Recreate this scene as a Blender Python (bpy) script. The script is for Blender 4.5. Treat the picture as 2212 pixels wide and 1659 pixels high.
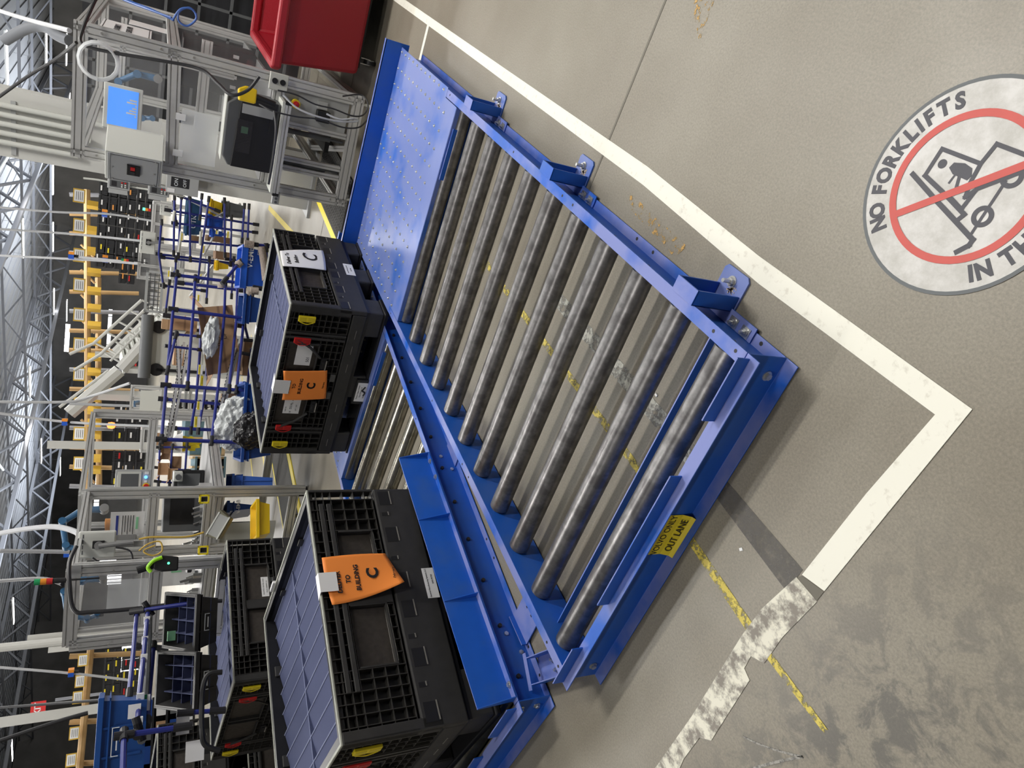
import bpy, bmesh, math, random
from mathutils import Vector, Matrix, noise
random.seed(7)
for o in list(bpy.data.objects): bpy.data.objects.remove(o)
C = bpy.context.scene.collection
S = bpy.context.scene
PI = math.pi

# ------------------------------------------------------------------ camera (portrait phone held on its side: rolled 90 deg)
CAM = Vector((-1.12024, -0.69459, 1.67561))
FW = Vector((0.73198, 0.47861, -0.48491)); RT = Vector((0.5734, -0.81715, 0.05903)); UP = Vector((0.36799, 0.32125, 0.87257))
FPX, PX0, PY0 = 1499.48, 7.95, 2.27
cd = bpy.data.cameras.new('camera'); cam = bpy.data.objects.new('camera', cd); C.objects.link(cam)
M = Matrix.Identity(4)
for r in range(3):
    M[r][0] = -UP[r]; M[r][1] = RT[r]; M[r][2] = -FW[r]; M[r][3] = CAM[r]
cam.matrix_world = M
cd.sensor_fit = 'HORIZONTAL'; cd.sensor_width = 36; cd.lens = 36 * FPX / 2212
cd.shift_x = -PX0 / 2212; cd.shift_y = PY0 / 2212
cd.clip_start = 0.05; cd.clip_end = 400
S.camera = cam
# ------------------------------------------------------------------ world, exposure, lights
S.view_settings.view_transform = 'Standard'; S.view_settings.look = 'None'
S.view_settings.exposure = 0.08; S.view_settings.gamma = 1.0; S.view_settings.use_curve_mapping = False
w = bpy.data.worlds.new('world'); S.world = w; w.use_nodes = True
w.node_tree.nodes['Background'].inputs[0].default_value = (0.80, 0.86, 1.0, 1)
w.node_tree.nodes['Background'].inputs[1].default_value = 0.35
def area(name, loc, size, sy, power, col=(1.0, 0.97, 0.92), rot=(0, 0, 0)):
    l = bpy.data.lights.new(name, 'AREA'); l.shape = 'RECTANGLE'; l.size = size; l.size_y = sy; l.energy = power; l.color = col
    o = bpy.data.objects.new(name, l); o.location = loc; o.rotation_euler = rot; C.objects.link(o); return o
# high-bay strip fixtures hang in rows at 7.6 m; the ones over the conveyors light the foreground
for n, (x, y, sx, sy, p) in enumerate([(4.4, -1.35, 0.45, 2.4, 400), (-4.2, 2.2, .5, 2.6, 150), (3.4, 6.5, .5, 2.6, 190), (.6, -4.4, .5, 2.6, 230),
        (9.5, -1.0, .5, 2.6, 230), (9.0, 6.0, .5, 2.6, 165), (5.0, 12.0, .6, 3, 160), (13, 13, .8, 4, 420), (16, 3, .8, 4, 420), (22, 10, 1, 5, 900), (18, 22, 1, 5, 900), (30, 20, 1, 6, 1500), (9, 20, 1, 5, 500), (26, 32, 1, 6, 1300), (42, 14, 1, 6, 1800), (42, 34, 1, 6, 1800), (58, 24, 1, 6, 2200)]):
    area('bay_light', (x, y, 7.4), sx, sy, p)
# added unseen fill lamps facing up, in place of bounced light on the roof steel
for x, y, p in [(8, 3, 300), (20, 12, 800), (10, 22, 550), (36, 10, 1300), (32, 32, 1500), (54, 20, 2200), (56, 44, 2200)]:
    area('roof_fill', (x, y, 4.6), 12, 12, p, (.86, .92, 1.0), (PI, 0, 0))

# ------------------------------------------------------------------ materials
def nt(name):
    m = bpy.data.materials.new(name); m.use_nodes = True
    return m, m.node_tree, m.node_tree.nodes['Principled BSDF']
def mat(name, col, rough=.5, metal=0., var=0., scale=20., bump=0., emit=None, es=1., alpha=1., spec=None, wear=None, wscale=4.):
    m, t, b = nt(name); N, L = t.nodes, t.links
    c4 = (col[0], col[1], col[2], 1)
    b.inputs['Base Color'].default_value = c4; b.inputs['Roughness'].default_value = rough; b.inputs['Metallic'].default_value = metal
    if spec is not None: b.inputs['Specular IOR Level'].default_value = spec
    if var or bump or wear:
        tc = N.new('ShaderNodeTexCoord'); nz = N.new('ShaderNodeTexNoise'); nz.inputs['Scale'].default_value = scale; nz.inputs['Detail'].default_value = 5
        L.new(tc.outputs['Object'], nz.inputs['Vector'])
        src = None
        if var:
            mx = N.new('ShaderNodeMix'); mx.data_type = 'RGBA'
            mx.inputs[6].default_value = tuple(max(0, v * (1 - var)) for v in col) + (1,); mx.inputs[7].default_value = tuple(min(1, v * (1 + var)) for v in col) + (1,)
            L.new(nz.outputs['Fac'], mx.inputs[0]); src = mx.outputs[2]
        if wear:
            n2 = N.new('ShaderNodeTexNoise'); n2.inputs['Scale'].default_value = wscale; n2.inputs['Detail'].default_value = 6; L.new(tc.outputs['Object'], n2.inputs['Vector'])
            cr = N.new('ShaderNodeValToRGB'); cr.color_ramp.elements[0].position = .47; cr.color_ramp.elements[1].position = .62
            L.new(n2.outputs['Fac'], cr.inputs[0])
            m2 = N.new('ShaderNodeMix'); m2.data_type = 'RGBA'; m2.inputs[6].default_value = c4; m2.inputs[7].default_value = tuple(wear) + (1,)
            if src: L.new(src, m2.inputs[6])
            L.new(cr.outputs[0], m2.inputs[0]); src = m2.outputs[2]
        if src: L.new(src, b.inputs['Base Color'])
        if bump:
            bp = N.new('ShaderNodeBump'); bp.inputs['Strength'].default_value = bump; bp.inputs['Distance'].default_value = .01
            L.new(nz.outputs['Fac'], bp.inputs['Height']); L.new(bp.outputs[0], b.inputs['Normal'])
    if emit: b.inputs['Emission Color'].default_value = tuple(emit) + (1,); b.inputs['Emission Strength'].default_value = es
    if alpha < 1: b.inputs['Alpha'].default_value = alpha
    return m
BLUE = mat('blue_paint', (.015, .105, .50), .36, 0, .10, 14, 0, wear=(.030, .115, .45), wscale=5, spec=.35)
def dusty(m, dust, amt, lo=.38):
    t = m.node_tree; N, L = t.nodes, t.links; b = N['Principled BSDF']; src = b.inputs['Base Color'].links[0].from_socket
    g = N.new('ShaderNodeNewGeometry'); sp = N.new('ShaderNodeSeparateXYZ'); L.new(g.outputs['True Normal'], sp.inputs[0])
    r = N.new('ShaderNodeMapRange'); r.inputs[1].default_value = .7; r.inputs[2].default_value = .95; r.inputs[4].default_value = amt; L.new(sp.outputs[2], r.inputs[0])
    tc = N.new('ShaderNodeTexCoord'); nz = N.new('ShaderNodeTexNoise'); nz.inputs['Scale'].default_value = 3.5; nz.inputs['Detail'].default_value = 5; L.new(tc.outputs['Object'], nz.inputs['Vector'])
    c = N.new('ShaderNodeMapRange'); c.inputs[1].default_value = lo; c.inputs[2].default_value = lo + .18; L.new(nz.outputs['Fac'], c.inputs[0])
    mu = N.new('ShaderNodeMath'); mu.operation = 'MULTIPLY'; L.new(r.outputs[0], mu.inputs[0]); L.new(c.outputs[0], mu.inputs[1])
    x = N.new('ShaderNodeMix'); x.data_type = 'RGBA'; L.new(mu.outputs[0], x.inputs[0]); L.new(src, x.inputs[6]); x.inputs[7].default_value = dust + (1,); L.new(x.outputs[2], b.inputs['Base Color'])
dusty(BLUE, (.20, .235, .50), .95)
BLUET = mat('blue_pipe_coating', (.022, .032, .22), .3)
STEEL = mat('roller_steel', (.23, .225, .225), .38, .9, .40, 55, .02, wear=(.15, .145, .145), wscale=18)
STEELB = mat('shiny_roller_steel', (.40, .385, .33), .26, .92, .25, 25, .015, wear=(.28, .26, .21), wscale=10)
ZINC = mat('zinc', (.62, .62, .60), .28, .85, .2, 60)
BOLT = mat('black_bolt', (.035, .03, .028), .5, .3)
BLK = mat('black_plastic', (.0135, .0135, .0150), .40, 0, .35, 9, .05)
BLKW = mat('worn_black_plastic', (.034, .033, .032), .50, 0, .4, 14, .1)
BRNW = mat('scuffed_panel_plastic', (.042, .035, .029), .55, 0, .5, 40, .2)
EDGE = mat('scuffed_rim', (.36, .37, .32), .6, 0, .3, 30, .3)
FABR = mat('blue_divider_fabric', (.058, .070, .148), .9, 0, .10, 300, .15)
WHITE = mat('white_paper', (.80, .80, .80), .6)
ORANGE = mat('orange_paper', (.95, .28, .045), .6)
YEL = mat('yellow_plastic', (.82, .66, .02), .4); YELB = mat('yellow_bin_plastic', (.83, .55, .01), .4)
REDC = mat('red_clip_plastic', (.58, .02, .02), .35)
RED = mat('red_bin_plastic', (.33, .011, .022), .38, 0, .06, 200, .25)
YLAB = mat('yellow_label', (.85, .68, .03), .5)
INK = mat('black_ink', (.015, .015, .018), .6); INKR = mat('red_ink', (.6, .05, .04), .6); INKB = mat('blue_ink', (.03, .05, .3), .6)
WINK = mat('white_ink', (.75, .78, .8), .6)
ALU = mat('aluminium', (.58, .58, .57), .38, .30, .06, 30); ALUD = mat('dark_aluminium', (.30, .30, .30), .5, .6)  # second one: darker, duller aluminium for table tops, arms and fixture blocks
GREY = mat('grey_enclosure', (.40, .41, .41), .45); LGREY = mat('light_enclosure', (.60, .61, .57), .45); DGREY = mat('dark_grey', (.10, .105, .11), .5)
WPNT = mat('white_paint', (.58, .58, .55), .5, 0, .05, 3)
CARD = mat('cardboard', (.40, .245, .135), .8, 0, .1, 12); CARDD = mat('brown_cardboard', (.26, .155, .09), .85, 0, .15, 12)
VBLUE = mat('blue_tote_plastic', (.015, .10, .56), .4, 0, .05, 5); NBLUE = mat('navy_tote_plastic', (.012, .055, .25), .38, 0, .06, 6); PBLUE = mat('pale_blue_tote_plastic', (.06, .17, .62), .45)
BLACK = mat('black_rubber', (.012, .012, .013), .5)
CABLE = mat('cable_jacket', (.025, .025, .028), .45); CABLEB = mat('blue_hose', (.05, .12, .38), .4); CABLEY = mat('yellow_cable', (.62, .42, .08), .5); CABLEW = mat('grey_hose', (.45, .46, .48), .5)
GREEN = mat('green_tape', (.28, .62, .36), .6); GLO = mat('lime_plastic', (.35, .8, .02), .4)
WOOD = mat('pine_wood', (.50, .36, .20), .75, 0, .2, 10); TEAL = mat('teal_crate_panel', (.11, .19, .23), .8, 0, .25, 25, .2)
CREAM = mat('beacon_housing', (.70, .70, .62), .5)
MATB = mat('rubber_mat', (.06, .058, .055), .8, 0, .3, 60, .5)
ROBB = mat('robot_blue', (.03, .12, .25), .4); ORG = mat('orange_plastic', (.75, .30, .06), .5)
STRUC = mat('roof_steel', (.26, .27, .30), .7); DECK = mat('roof_deck', (.30, .31, .33), .7); RACKO = mat('rack_beam_tan', (.42, .27, .12), .6)
SCREEN = mat('lit_screen', (.02, .1, .5), .3, emit=(.04, .30, 1.0), es=.9)
LAMP = mat('strip_lamp_lens', (1, 1, 1), .5, emit=(1.0, .98, .96), es=14)
GLOWP = mat('glowing_pane', (1, 1, 1), .5, emit=(.95, .97, 1.0), es=1.4)
STG = mat('beacon_green', (.02, .35, .12), .4); STO = mat('beacon_amber', (.85, .30, .03), .4); STR = mat('beacon_red', (.6, .03, .03), .4)
REDL = mat('lit_red_lamp', (.9, .1, .02), .4, emit=(1, .12, .02), es=6); GRNL = mat('green_led', (.1, .9, .4), .4, emit=(.1, 1, .4), es=2)
def glass(name, col, a, rough=.06):
    m, t, b = nt(name)
    b.inputs['Base Color'].default_value = tuple(col) + (1,); b.inputs['Roughness'].default_value = rough; b.inputs['Alpha'].default_value = a
    b.inputs['Specular IOR Level'].default_value = .6
    return m
PC = glass('clear_polycarbonate', (.80, .81, .82), .10); FILM = glass('clear_film', (.85, .87, .88), .38, .25); SMOKE = glass('smoked_cover', (.05, .05, .06), .6)

def floor_mat():
    m, t, b = nt('sealed_concrete'); N, L = t.nodes, t.links
    tc = N.new('ShaderNodeTexCoord')
    def noise_(s, d=6, r=.6, dist=0):
        n = N.new('ShaderNodeTexNoise'); n.inputs['Scale'].default_value = s; n.inputs['Detail'].default_value = d; n.inputs['Roughness'].default_value = r; n.inputs['Distortion'].default_value = dist
        L.new(tc.outputs['Object'], n.inputs['Vector']); return n
    def ramp(src, a, bb, ca, cb):
        r = N.new('ShaderNodeValToRGB'); r.color_ramp.elements[0].position = a; r.color_ramp.elements[1].position = bb
        r.color_ramp.elements[0].color = ca + (1,); r.color_ramp.elements[1].color = cb + (1,); L.new(src, r.inputs[0]); return r
    def mix(f, a, bb, fac=None, mode='MIX'):
        x = N.new('ShaderNodeMix'); x.data_type = 'RGBA'; x.blend_type = mode
        if f is None: x.inputs[0].default_value = fac
        else: L.new(f, x.inputs[0])
        for i, v in ((6, a), (7, bb)):
            if isinstance(v, tuple): x.inputs[i].default_value = v + (1,)
            else: L.new(v, x.inputs[i])
        return x.outputs[2]
    base = ramp(noise_(1.3, 5).outputs['Fac'], .35, .68, (.215, .192, .150), (.265, .243, .195)).outputs[0]
    fine = ramp(noise_(140, 4, .7).outputs['Fac'], .35, .7, (.72, .72, .72), (1.12, 1.12, 1.12)).outputs[0]
    col = mix(None, base, fine, .8, 'MULTIPLY')
    # tyre-dark mottled stains towards the front aisle
    sep = N.new('ShaderNodeSeparateXYZ'); L.new(tc.outputs['Object'], sep.inputs[0])
    mr = N.new('ShaderNodeMapRange'); mr.inputs[1].default_value = -.30; mr.inputs[2].default_value = -.62; L.new(sep.outputs[0], mr.inputs[0])
    mry = N.new('ShaderNodeMapRange'); mry.inputs[1].default_value = -.15; mry.inputs[2].default_value = .45; L.new(sep.outputs[1], mry.inputs[0])
    mm = N.new('ShaderNodeMath'); mm.operation = 'MULTIPLY'; L.new(mr.outputs[0], mm.inputs[0]); L.new(mry.outputs[0], mm.inputs[1])
    st = ramp(noise_(9, 10, .72, .5).outputs['Fac'], .47, .56, (0, 0, 0), (1, 1, 1)).outputs[0]
    m2 = N.new('ShaderNodeMath'); m2.operation = 'MULTIPLY'; L.new(mm.outputs[0], m2.inputs[0]); L.new(st, m2.inputs[1])
    m3 = N.new('ShaderNodeMath'); m3.operation = 'MULTIPLY'; L.new(m2.outputs[0], m3.inputs[0]); m3.inputs[1].default_value = .75
    col = mix(m3.outputs[0], col, (.095, .092, .085))
    # small darker pits scattered over the whole floor
    pit = ramp(noise_(60, 8, .8, .3).outputs['Fac'], .60, .68, (0, 0, 0), (1, 1, 1)).outputs[0]
    mp = N.new('ShaderNodeMath'); mp.operation = 'MULTIPLY'; L.new(pit, mp.inputs[0]); mp.inputs[1].default_value = .35
    col = mix(mp.outputs[0], col, (.15, .14, .125))
    L.new(col, b.inputs['Base Color'])
    rr = N.new('ShaderNodeMapRange'); L.new(noise_(3, 5).outputs['Fac'], rr.inputs[0]); rr.inputs[3].default_value = .30; rr.inputs[4].default_value = .52
    L.new(rr.outputs[0], b.inputs['Roughness']); b.inputs['Specular IOR Level'].default_value = .45
    bp = N.new('ShaderNodeBump'); bp.inputs['Strength'].default_value = .12; bp.inputs['Distance'].default_value = .002
    L.new(noise_(90, 6, .7).outputs['Fac'], bp.inputs['Height']); L.new(bp.outputs[0], b.inputs['Normal'])
    return m
def paint_mat(name, col, worn, lo=.42, hi=.5, sc=9, gap=None):
    """floor paint / tape worn through in blotches: gap=True lets the floor show (alpha)"""
    m, t, b = nt(name); N, L = t.nodes, t.links
    tc = N.new('ShaderNodeTexCoord'); n = N.new('ShaderNodeTexNoise'); n.inputs['Scale'].default_value = sc; n.inputs['Detail'].default_value = 8; n.inputs['Roughness'].default_value = .7
    L.new(tc.outputs['Object'], n.inputs['Vector'])
    r = N.new('ShaderNodeValToRGB'); r.color_ramp.elements[0].position = lo; r.color_ramp.elements[1].position = hi; L.new(n.outputs['Fac'], r.inputs[0])
    x = N.new('ShaderNodeMix'); x.data_type = 'RGBA'; x.inputs[6].default_value = tuple(worn) + (1,); x.inputs[7].default_value = tuple(col) + (1,)
    L.new(r.outputs[0], x.inputs[0]); L.new(x.outputs[2], b.inputs['Base Color']); b.inputs['Roughness'].default_value = .55
    if gap: L.new(r.outputs[0], b.inputs['Alpha'])
    return m
FLOOR = floor_mat()
TAPE = paint_mat('white_floor_tape', (.76, .75, .66), (.52, .49, .41), .26, .44, 26)
TAPEW = paint_mat('scuffed_white_tape', (.70, .68, .57), (.22, .20, .17), .42, .56, 16)
YPW = paint_mat('worn_yellow_paint', (.58, .47, .09), (.4, .36, .1), .44, .54, 34, True)
WPW = paint_mat('worn_old_white_tape', (.42, .42, .37), (.2, .2, .2), .42, .56, 26, True)
GHOST = paint_mat('tape_residue', (.125, .118, .105), (.15, .14, .13), .3, .7, 12, True)
OPW = paint_mat('orange_paint_scrape', (.50, .29, .08), (.4, .3, .1), .54, .60, 40, True)
DISC = paint_mat('scuffed_white_vinyl', (.60, .59, .57), (.44, .43, .40), .38, .60, 9)
DISCE = mat('grey_vinyl_edge', (.11, .12, .125), .6); DISCR = mat('faded_red_vinyl', (.52, .085, .07), .6, 0, .1, 20); DISCB = mat('faded_black_vinyl', (.060, .060, .072), .6, 0, .15, 20)

# ------------------------------------------------------------------ helpers
class MB:
    """collects boxes, bars, tubes and prisms; build() links them as ONE mesh object"""
    def __init__(s): s.v = []; s.f = []
    def add(s, vs, fs):
        n = len(s.v); s.v += [tuple(p) for p in vs]; s.f += [tuple(i + n for i in f) for f in fs]; return s
    def box(s, a, b):
        x0, y0, z0 = [min(p, q) for p, q in zip(a, b)]; x1, y1, z1 = [max(p, q) for p, q in zip(a, b)]
        return s.add([(x0, y0, z0), (x1, y0, z0), (x1, y1, z0), (x0, y1, z0), (x0, y0, z1), (x1, y0, z1), (x1, y1, z1), (x0, y1, z1)],
                     [(3, 2, 1, 0), (4, 5, 6, 7), (0, 1, 5, 4), (1, 2, 6, 5), (2, 3, 7, 6), (3, 0, 4, 7)])
    def cb(s, c, d, rz=0, rx=0, ry=0):
        """box by centre and size, turned"""
        R = Matrix.Rotation(rz, 3, 'Z') @ Matrix.Rotation(ry, 3, 'Y') @ Matrix.Rotation(rx, 3, 'X'); c = Vector(c)
        vs = [c + R @ Vector((sx * d[0] / 2, sy * d[1] / 2, sz * d[2] / 2)) for sz in (-1, 1) for sx, sy in ((-1, -1), (1, -1), (1, 1), (-1, 1))]
        return s.add(vs, [(3, 2, 1, 0), (4, 5, 6, 7), (0, 1, 5, 4), (1, 2, 6, 5), (2, 3, 7, 6), (3, 0, 4, 7)])
    def prism(s, poly, p, q, u=(0, 0, 1)):
        """2-D outline (a along side, b along u) swept from p to q"""
        p, q = Vector(p), Vector(q); d = (q - p).normalized(); u = Vector(u); u = (u - d * u.dot(d)).normalized(); sd = d.cross(u)
        n = len(poly); vs = [e + sd * a + u * b for e in (p, q) for a, b in poly]
        fs = [(i, (i + 1) % n, n + (i + 1) % n, n + i) for i in range(n)] + [tuple(range(n))[::-1], tuple(range(n, 2 * n))]
        return s.add(vs, fs)
    def cyl(s, p, q, r, n=16, r2=None):
        p, q = Vector(p), Vector(q); d = (q - p).normalized(); a = d.orthogonal().normalized(); b = d.cross(a); r2 = r if r2 is None else r2
        vs = [e + (a * math.cos(2 * PI * i / n) + b * math.sin(2 * PI * i / n)) * rr for e, rr in ((p, r), (q, r2)) for i in range(n)]
        return s.add(vs, [(i, (i + 1) % n, n + (i + 1) % n, n + i) for i in range(n)] + [tuple(range(n))[::-1], tuple(range(n, 2 * n))])
    def tube(s, pts, r, n=8, smooth=True):
        P = [Vector(p) for p in pts]
        if smooth and len(P) > 2:
            Q = []
            for i in range(len(P) - 1):
                a, b, c, d = P[max(i - 1, 0)], P[i], P[i + 1], P[min(i + 2, len(P) - 1)]
                for k in range(6):
                    t = k / 6; Q.append(.5 * ((2 * b) + (c - a) * t + (2 * a - 5 * b + 4 * c - d) * t * t + (3 * b - a - 3 * c + d) * t ** 3))
            P = Q + [P[-1]]
        rings = []; ref = None
        for i, p in enumerate(P):
            d = (P[min(i + 1, len(P) - 1)] - P[max(i - 1, 0)]).normalized()
            a = d.orthogonal().normalized() if ref is None else (ref - d * ref.dot(d)).normalized()
            ref = a; b = d.cross(a); rings.append([p + (a * math.cos(2 * PI * k / n) + b * math.sin(2 * PI * k / n)) * r for k in range(n)])
        vs = [v for g in rings for v in g]; fs = []
        for i in range(len(rings) - 1):
            for k in range(n): fs.append((i * n + k, i * n + (k + 1) % n, (i + 1) * n + (k + 1) % n, (i + 1) * n + k))
        fs += [tuple(range(n))[::-1], tuple(range((len(rings) - 1) * n, len(rings) * n))]
        return s.add(vs, fs)
    def lathe(s, prof, c=(0, 0, 0), n=20, ax='z'):
        vs = []
        for r, z in prof:
            for k in range(n):
                a = 2 * PI * k / n; x, y = r * math.cos(a), r * math.sin(a)
                vs.append({'z': (c[0] + x, c[1] + y, c[2] + z), 'x': (c[0] + z, c[1] + x, c[2] + y), 'y': (c[0] + x, c[1] + z, c[2] + y)}[ax])
        m = len(prof)
        return s.add(vs, [(i * n + k, i * n + (k + 1) % n, (i + 1) * n + (k + 1) % n, (i + 1) * n + k) for i in range(m - 1) for k in range(n)])
    def build(s, name, m, parent=None, smooth=False, bev=0, kind=None, label=None):
        me = bpy.data.meshes.new(name); me.from_pydata(s.v, [], s.f); me.materials.append(m)
        bm = bmesh.new(); bm.from_mesh(me); bmesh.ops.recalc_face_normals(bm, faces=bm.faces); bm.to_mesh(me); bm.free()
        if smooth:
            for p in me.polygons: p.use_smooth = True
            try: me.set_sharp_from_angle(angle=.7)
            except Exception: pass
        o = bpy.data.objects.new(name, me); C.objects.link(o)
        if parent: o.parent = parent
        if bev:
            b = o.modifiers.new('bevel', 'BEVEL'); b.width = bev; b.segments = 2; b.limit_method = 'ANGLE'; b.angle_limit = .6
        if kind: o['kind'] = kind
        if label: o['label'] = label
        return o
def thing(name, label, cat, loc=(0, 0, 0), rz=0, group=None, rot=None):
    o = bpy.data.objects.new(name, None); C.objects.link(o); o.location = loc; o.rotation_euler = rot or (0, 0, rz)
    o.empty_display_size = .05; o['label'] = label; o['category'] = cat
    if group: o['group'] = group
    return o
def tag(o, label, cat, group=None, kind=None):
    if label: o['label'] = label; o['category'] = cat
    if group: o['group'] = group
    if kind: o['kind'] = kind
    return o
def copy_thing(root, loc, rz=None, label=None, group=None):
    r = root.copy(); C.objects.link(r); r.location = loc
    if rz is not None: r.rotation_euler = (0, 0, rz)
    if label: r['label'] = label
    if group: r['group'] = group
    for ch in list(root.children):
        c = ch.copy(); C.objects.link(c); c.parent = r
        for g in ch.children:
            d = g.copy(); C.objects.link(d); d.parent = c
    return r
def pt(x, y, d):
    """world point seen along the reference pixel (x, y) at horizontal distance d: used to lay the far scene out at its true depth"""
    v = FW * FPX + RT * -(y - 829.5 - PY0) - UP * (x - 1106 - PX0)
    return CAM + v * (d / math.hypot(v.x, v.y))
_fonts = {}
def text(s, size, m, parent, origin, xdir, ydir, name='lettering', bold=0, ax='CENTER', ls=1.0, sx=1.0, ext=.0004):
    """flat print: origin = centre, xdir = reading direction, ydir = up of the letters"""
    cu = bpy.data.curves.new(name, 'FONT'); cu.body = s; cu.size = size; cu.align_x = ax; cu.align_y = 'CENTER'; cu.offset = bold; cu.extrude = ext; cu.space_line = ls
    cu.resolution_u = 3
    tmp = bpy.data.objects.new('tmp', cu); C.objects.link(tmp)
    me = bpy.data.meshes.new_from_object(tmp.evaluated_get(bpy.context.evaluated_depsgraph_get()))
    bpy.data.objects.remove(tmp); me.name = name; me.materials.clear(); me.materials.append(m)
    X, Y = Vector(xdir).normalized(), Vector(ydir).normalized(); Z = X.cross(Y); O = Vector(origin)
    for v in me.vertices: v.co = O + X * v.co.x * sx + Y * v.co.y + Z * v.co.z
    o = bpy.data.objects.new(name, me); C.objects.link(o)
    if parent: o.parent = parent
    return o
def tslot(w, h, g=.009, d=.010):
    """aluminium profile section with a slot in the middle of every 45 mm"""
    def side(L):
        k = max(1, round(L / .045)); out = []
        for i in range(k):
            c = -L / 2 + L / k * (i + .5); out += [(c - g / 2, 0), (c - g / 2, d), (c + g / 2, d), (c + g / 2, 0)]
        return out
    P = []
    for t, e in side(w): P.append((t, -h / 2 + e))
    P.insert(0, (-w / 2, -h / 2)); P.append((w / 2, -h / 2))
    for t, e in side(h): P.append((w / 2 - e, t))
    P.append((w / 2, h / 2))
    for t, e in side(w): P.append((-t, h / 2 - e))
    P.append((-w / 2, h / 2))
    for t, e in side(h): P.append((-w / 2 + e, -t))
    return P
def alu(parent, p, q, w=.045, h=.045, u=(0, 0, 1), name='profile', m=None):
    return MB().prism(tslot(w, h), p, q, u).build(name, m or ALU, parent)
# ------------------------------------------------------------------ floor and its markings
fl = MB(); fl.add([(-8, -16, 0), (75, -16, 0), (75, 75, 0), (-8, 75, 0)], [(0, 1, 2, 3)]); fo = fl.build('floor', FLOOR); fo['kind'] = 'structure'
def flat(name, pts, z, m, label=None, cat=None, parent=None, kind=None, group=None, th=.0008):
    o = MB().prism([(p[0], p[1]) for p in pts], (0, 0, z), (0, 0, z + th), (0, 1, 0)).build(name, m, parent)
    for v in o.data.vertices: v.co.x = -v.co.x if False else v.co.x
    if kind: o['kind'] = kind
    if label: tag(o, label, cat, group)
    return o
def poly(name, pts, z, m, label=None, cat=None, parent=None, kind=None, th=.0009):
    n = len(pts); vs = [(p[0], p[1], z) for p in pts] + [(p[0], p[1], z + th) for p in pts]
    o = MB().add(vs, [tuple(range(n))[::-1], tuple(range(n, 2 * n))] + [(i, (i + 1) % n, n + (i + 1) % n, n + i) for i in range(n)]).build(name, m, parent)
    if kind: o['kind'] = kind
    if label: tag(o, label, cat)
    return o
JD = mat('floor_joint_filler', (.15, .14, .115), .8)
for p in ([(1.36, -3), (1.372, -3), (1.478, 1.5), (1.466, 1.5)], [(5.9, -4), (5.915, -4), (6.0, 8), (5.985, 8)], [(-3, -4), (-2.99, -4), (-2.9, 8), (-2.91, 8)]):
    poly('floor_joint', p, .0004, JD, kind='structure')
# white tape round the conveyor lane
poly('floor_tape', [(-.379, -.228), (-.324, -.168), (.35, -.166), (1.09, -.204), (3.4, -.225), (6.2, -.24), (6.2, -.305), (4.81, -.287), (1.11, -.270), (.40, -.235)], .0012, TAPE,
     'white floor tape running away along the right side of the conveyor', 'floor tape')
poly('floor_tape', [(-.379, -.228), (-.320, -.171), (-.303, .10), (-.297, .412), (-.372, .392), (-.375, .10)], .0016, TAPE,
     'wide clean white floor tape across the front of the conveyor, ending at a dark cut', 'floor tape')
poly('floor_tape', [(-.374, .432), (-.288, .432), (-.262, .60), (-.262, .72), (-.288, 1.10), (-.295, 1.40), (-.30, 2.3), (-.372, 2.3), (-.375, 1.35), (-.352, 1.24), (-.350, 1.12), (-.384, 1.08), (-.372, .93), (-.362, .80), (-.328, .79), (-.322, .74), (-.365, .715), (-.36, .60)], .0012, TAPEW,
     'torn and scuffed white floor tape continuing left from the dark cut', 'floor tape')
poly('floor_tape', [(-.372, .395), (-.299, .414), (-.291, .430), (-.372, .431)], .001, JD, 'short dark cut between the clean and the torn white tape', 'floor tape')
poly('floor_tape', [(4.085, -.27), (4.135, -.27), (4.13, .10), (4.085, .10)], .001, TAPE, 'thin white tape branching off behind the conveyor end', 'floor tape')
poly('floor_line', [(-.33, .664), (.10, .640), (.10, .672), (-.33, .700)], .0008, YPW, 'worn thin yellow line on the floor between conveyor and white tape', 'floor line')
poly('floor_line', [(-.60, .672), (-.345, .670), (-.345, .696), (-.60, .690)], .0008, YPW, 'short yellow paint line crossing in front of the torn white tape', 'floor line')
poly('floor_line', [(.13, .640), (1.75, .630), (2.2, .62), (2.2, .655), (1.75, .665), (.13, .675)], .0008, YPW, 'patchy yellow line on the floor under the steel rollers', 'floor line')
poly('floor_line', [(.16, .40), (1.4, .40), (1.4, .47), (.16, .475)], .0006, WPW, 'old patchy white tape on the floor under the steel rollers', 'floor tape')
poly('floor_line', [(-.29, .40), (.12, .395), (.12, .465), (-.29, .49)], .0006, GHOST, 'grey residue strip of removed tape in front of the conveyor', 'floor tape')
poly('paint_scrape', [(1.15, -1.0), (1.35, -.98), (1.22, -.80), (1.12, -.72)], .0006, OPW, 'orange paint scrape on the concrete of the right aisle', 'paint mark')
poly('paint_scrape', [(1.0, -.14), (1.15, -.15), (1.12, -.10), (.75, -.06), (.72, -.12)], .0006, OPW, 'small orange paint flecks beside the white tape near the middle foot', 'paint mark')
# round vinyl floor sign
sg = thing('floor_sign', 'round white floor sticker with red ring crossing out a forklift', 'floor sign', (-.05, -.63, .001))
def ring(name, r0, r1, z, m, n=64):
    b = MB(); vs = []
    for k in range(n):
        a = 2 * PI * k / n; vs += [(r0 * math.cos(a), r0 * math.sin(a), z), (r1 * math.cos(a), r1 * math.sin(a), z)]
    return b.add(vs, [(2 * k, 2 * k + 1, (2 * k + 3) % (2 * n), (2 * k + 2) % (2 * n)) for k in range(n)]).build(name, m, sg)
ring('edge_ring', .243, .252, .0012, DISCE); o = MB().cyl((0, 0, 0), (0, 0, .0008), .248, 64).build('vinyl_disc', DISC, sg); ring('red_ring', .160, .178, .0022, DISCR)

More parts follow.
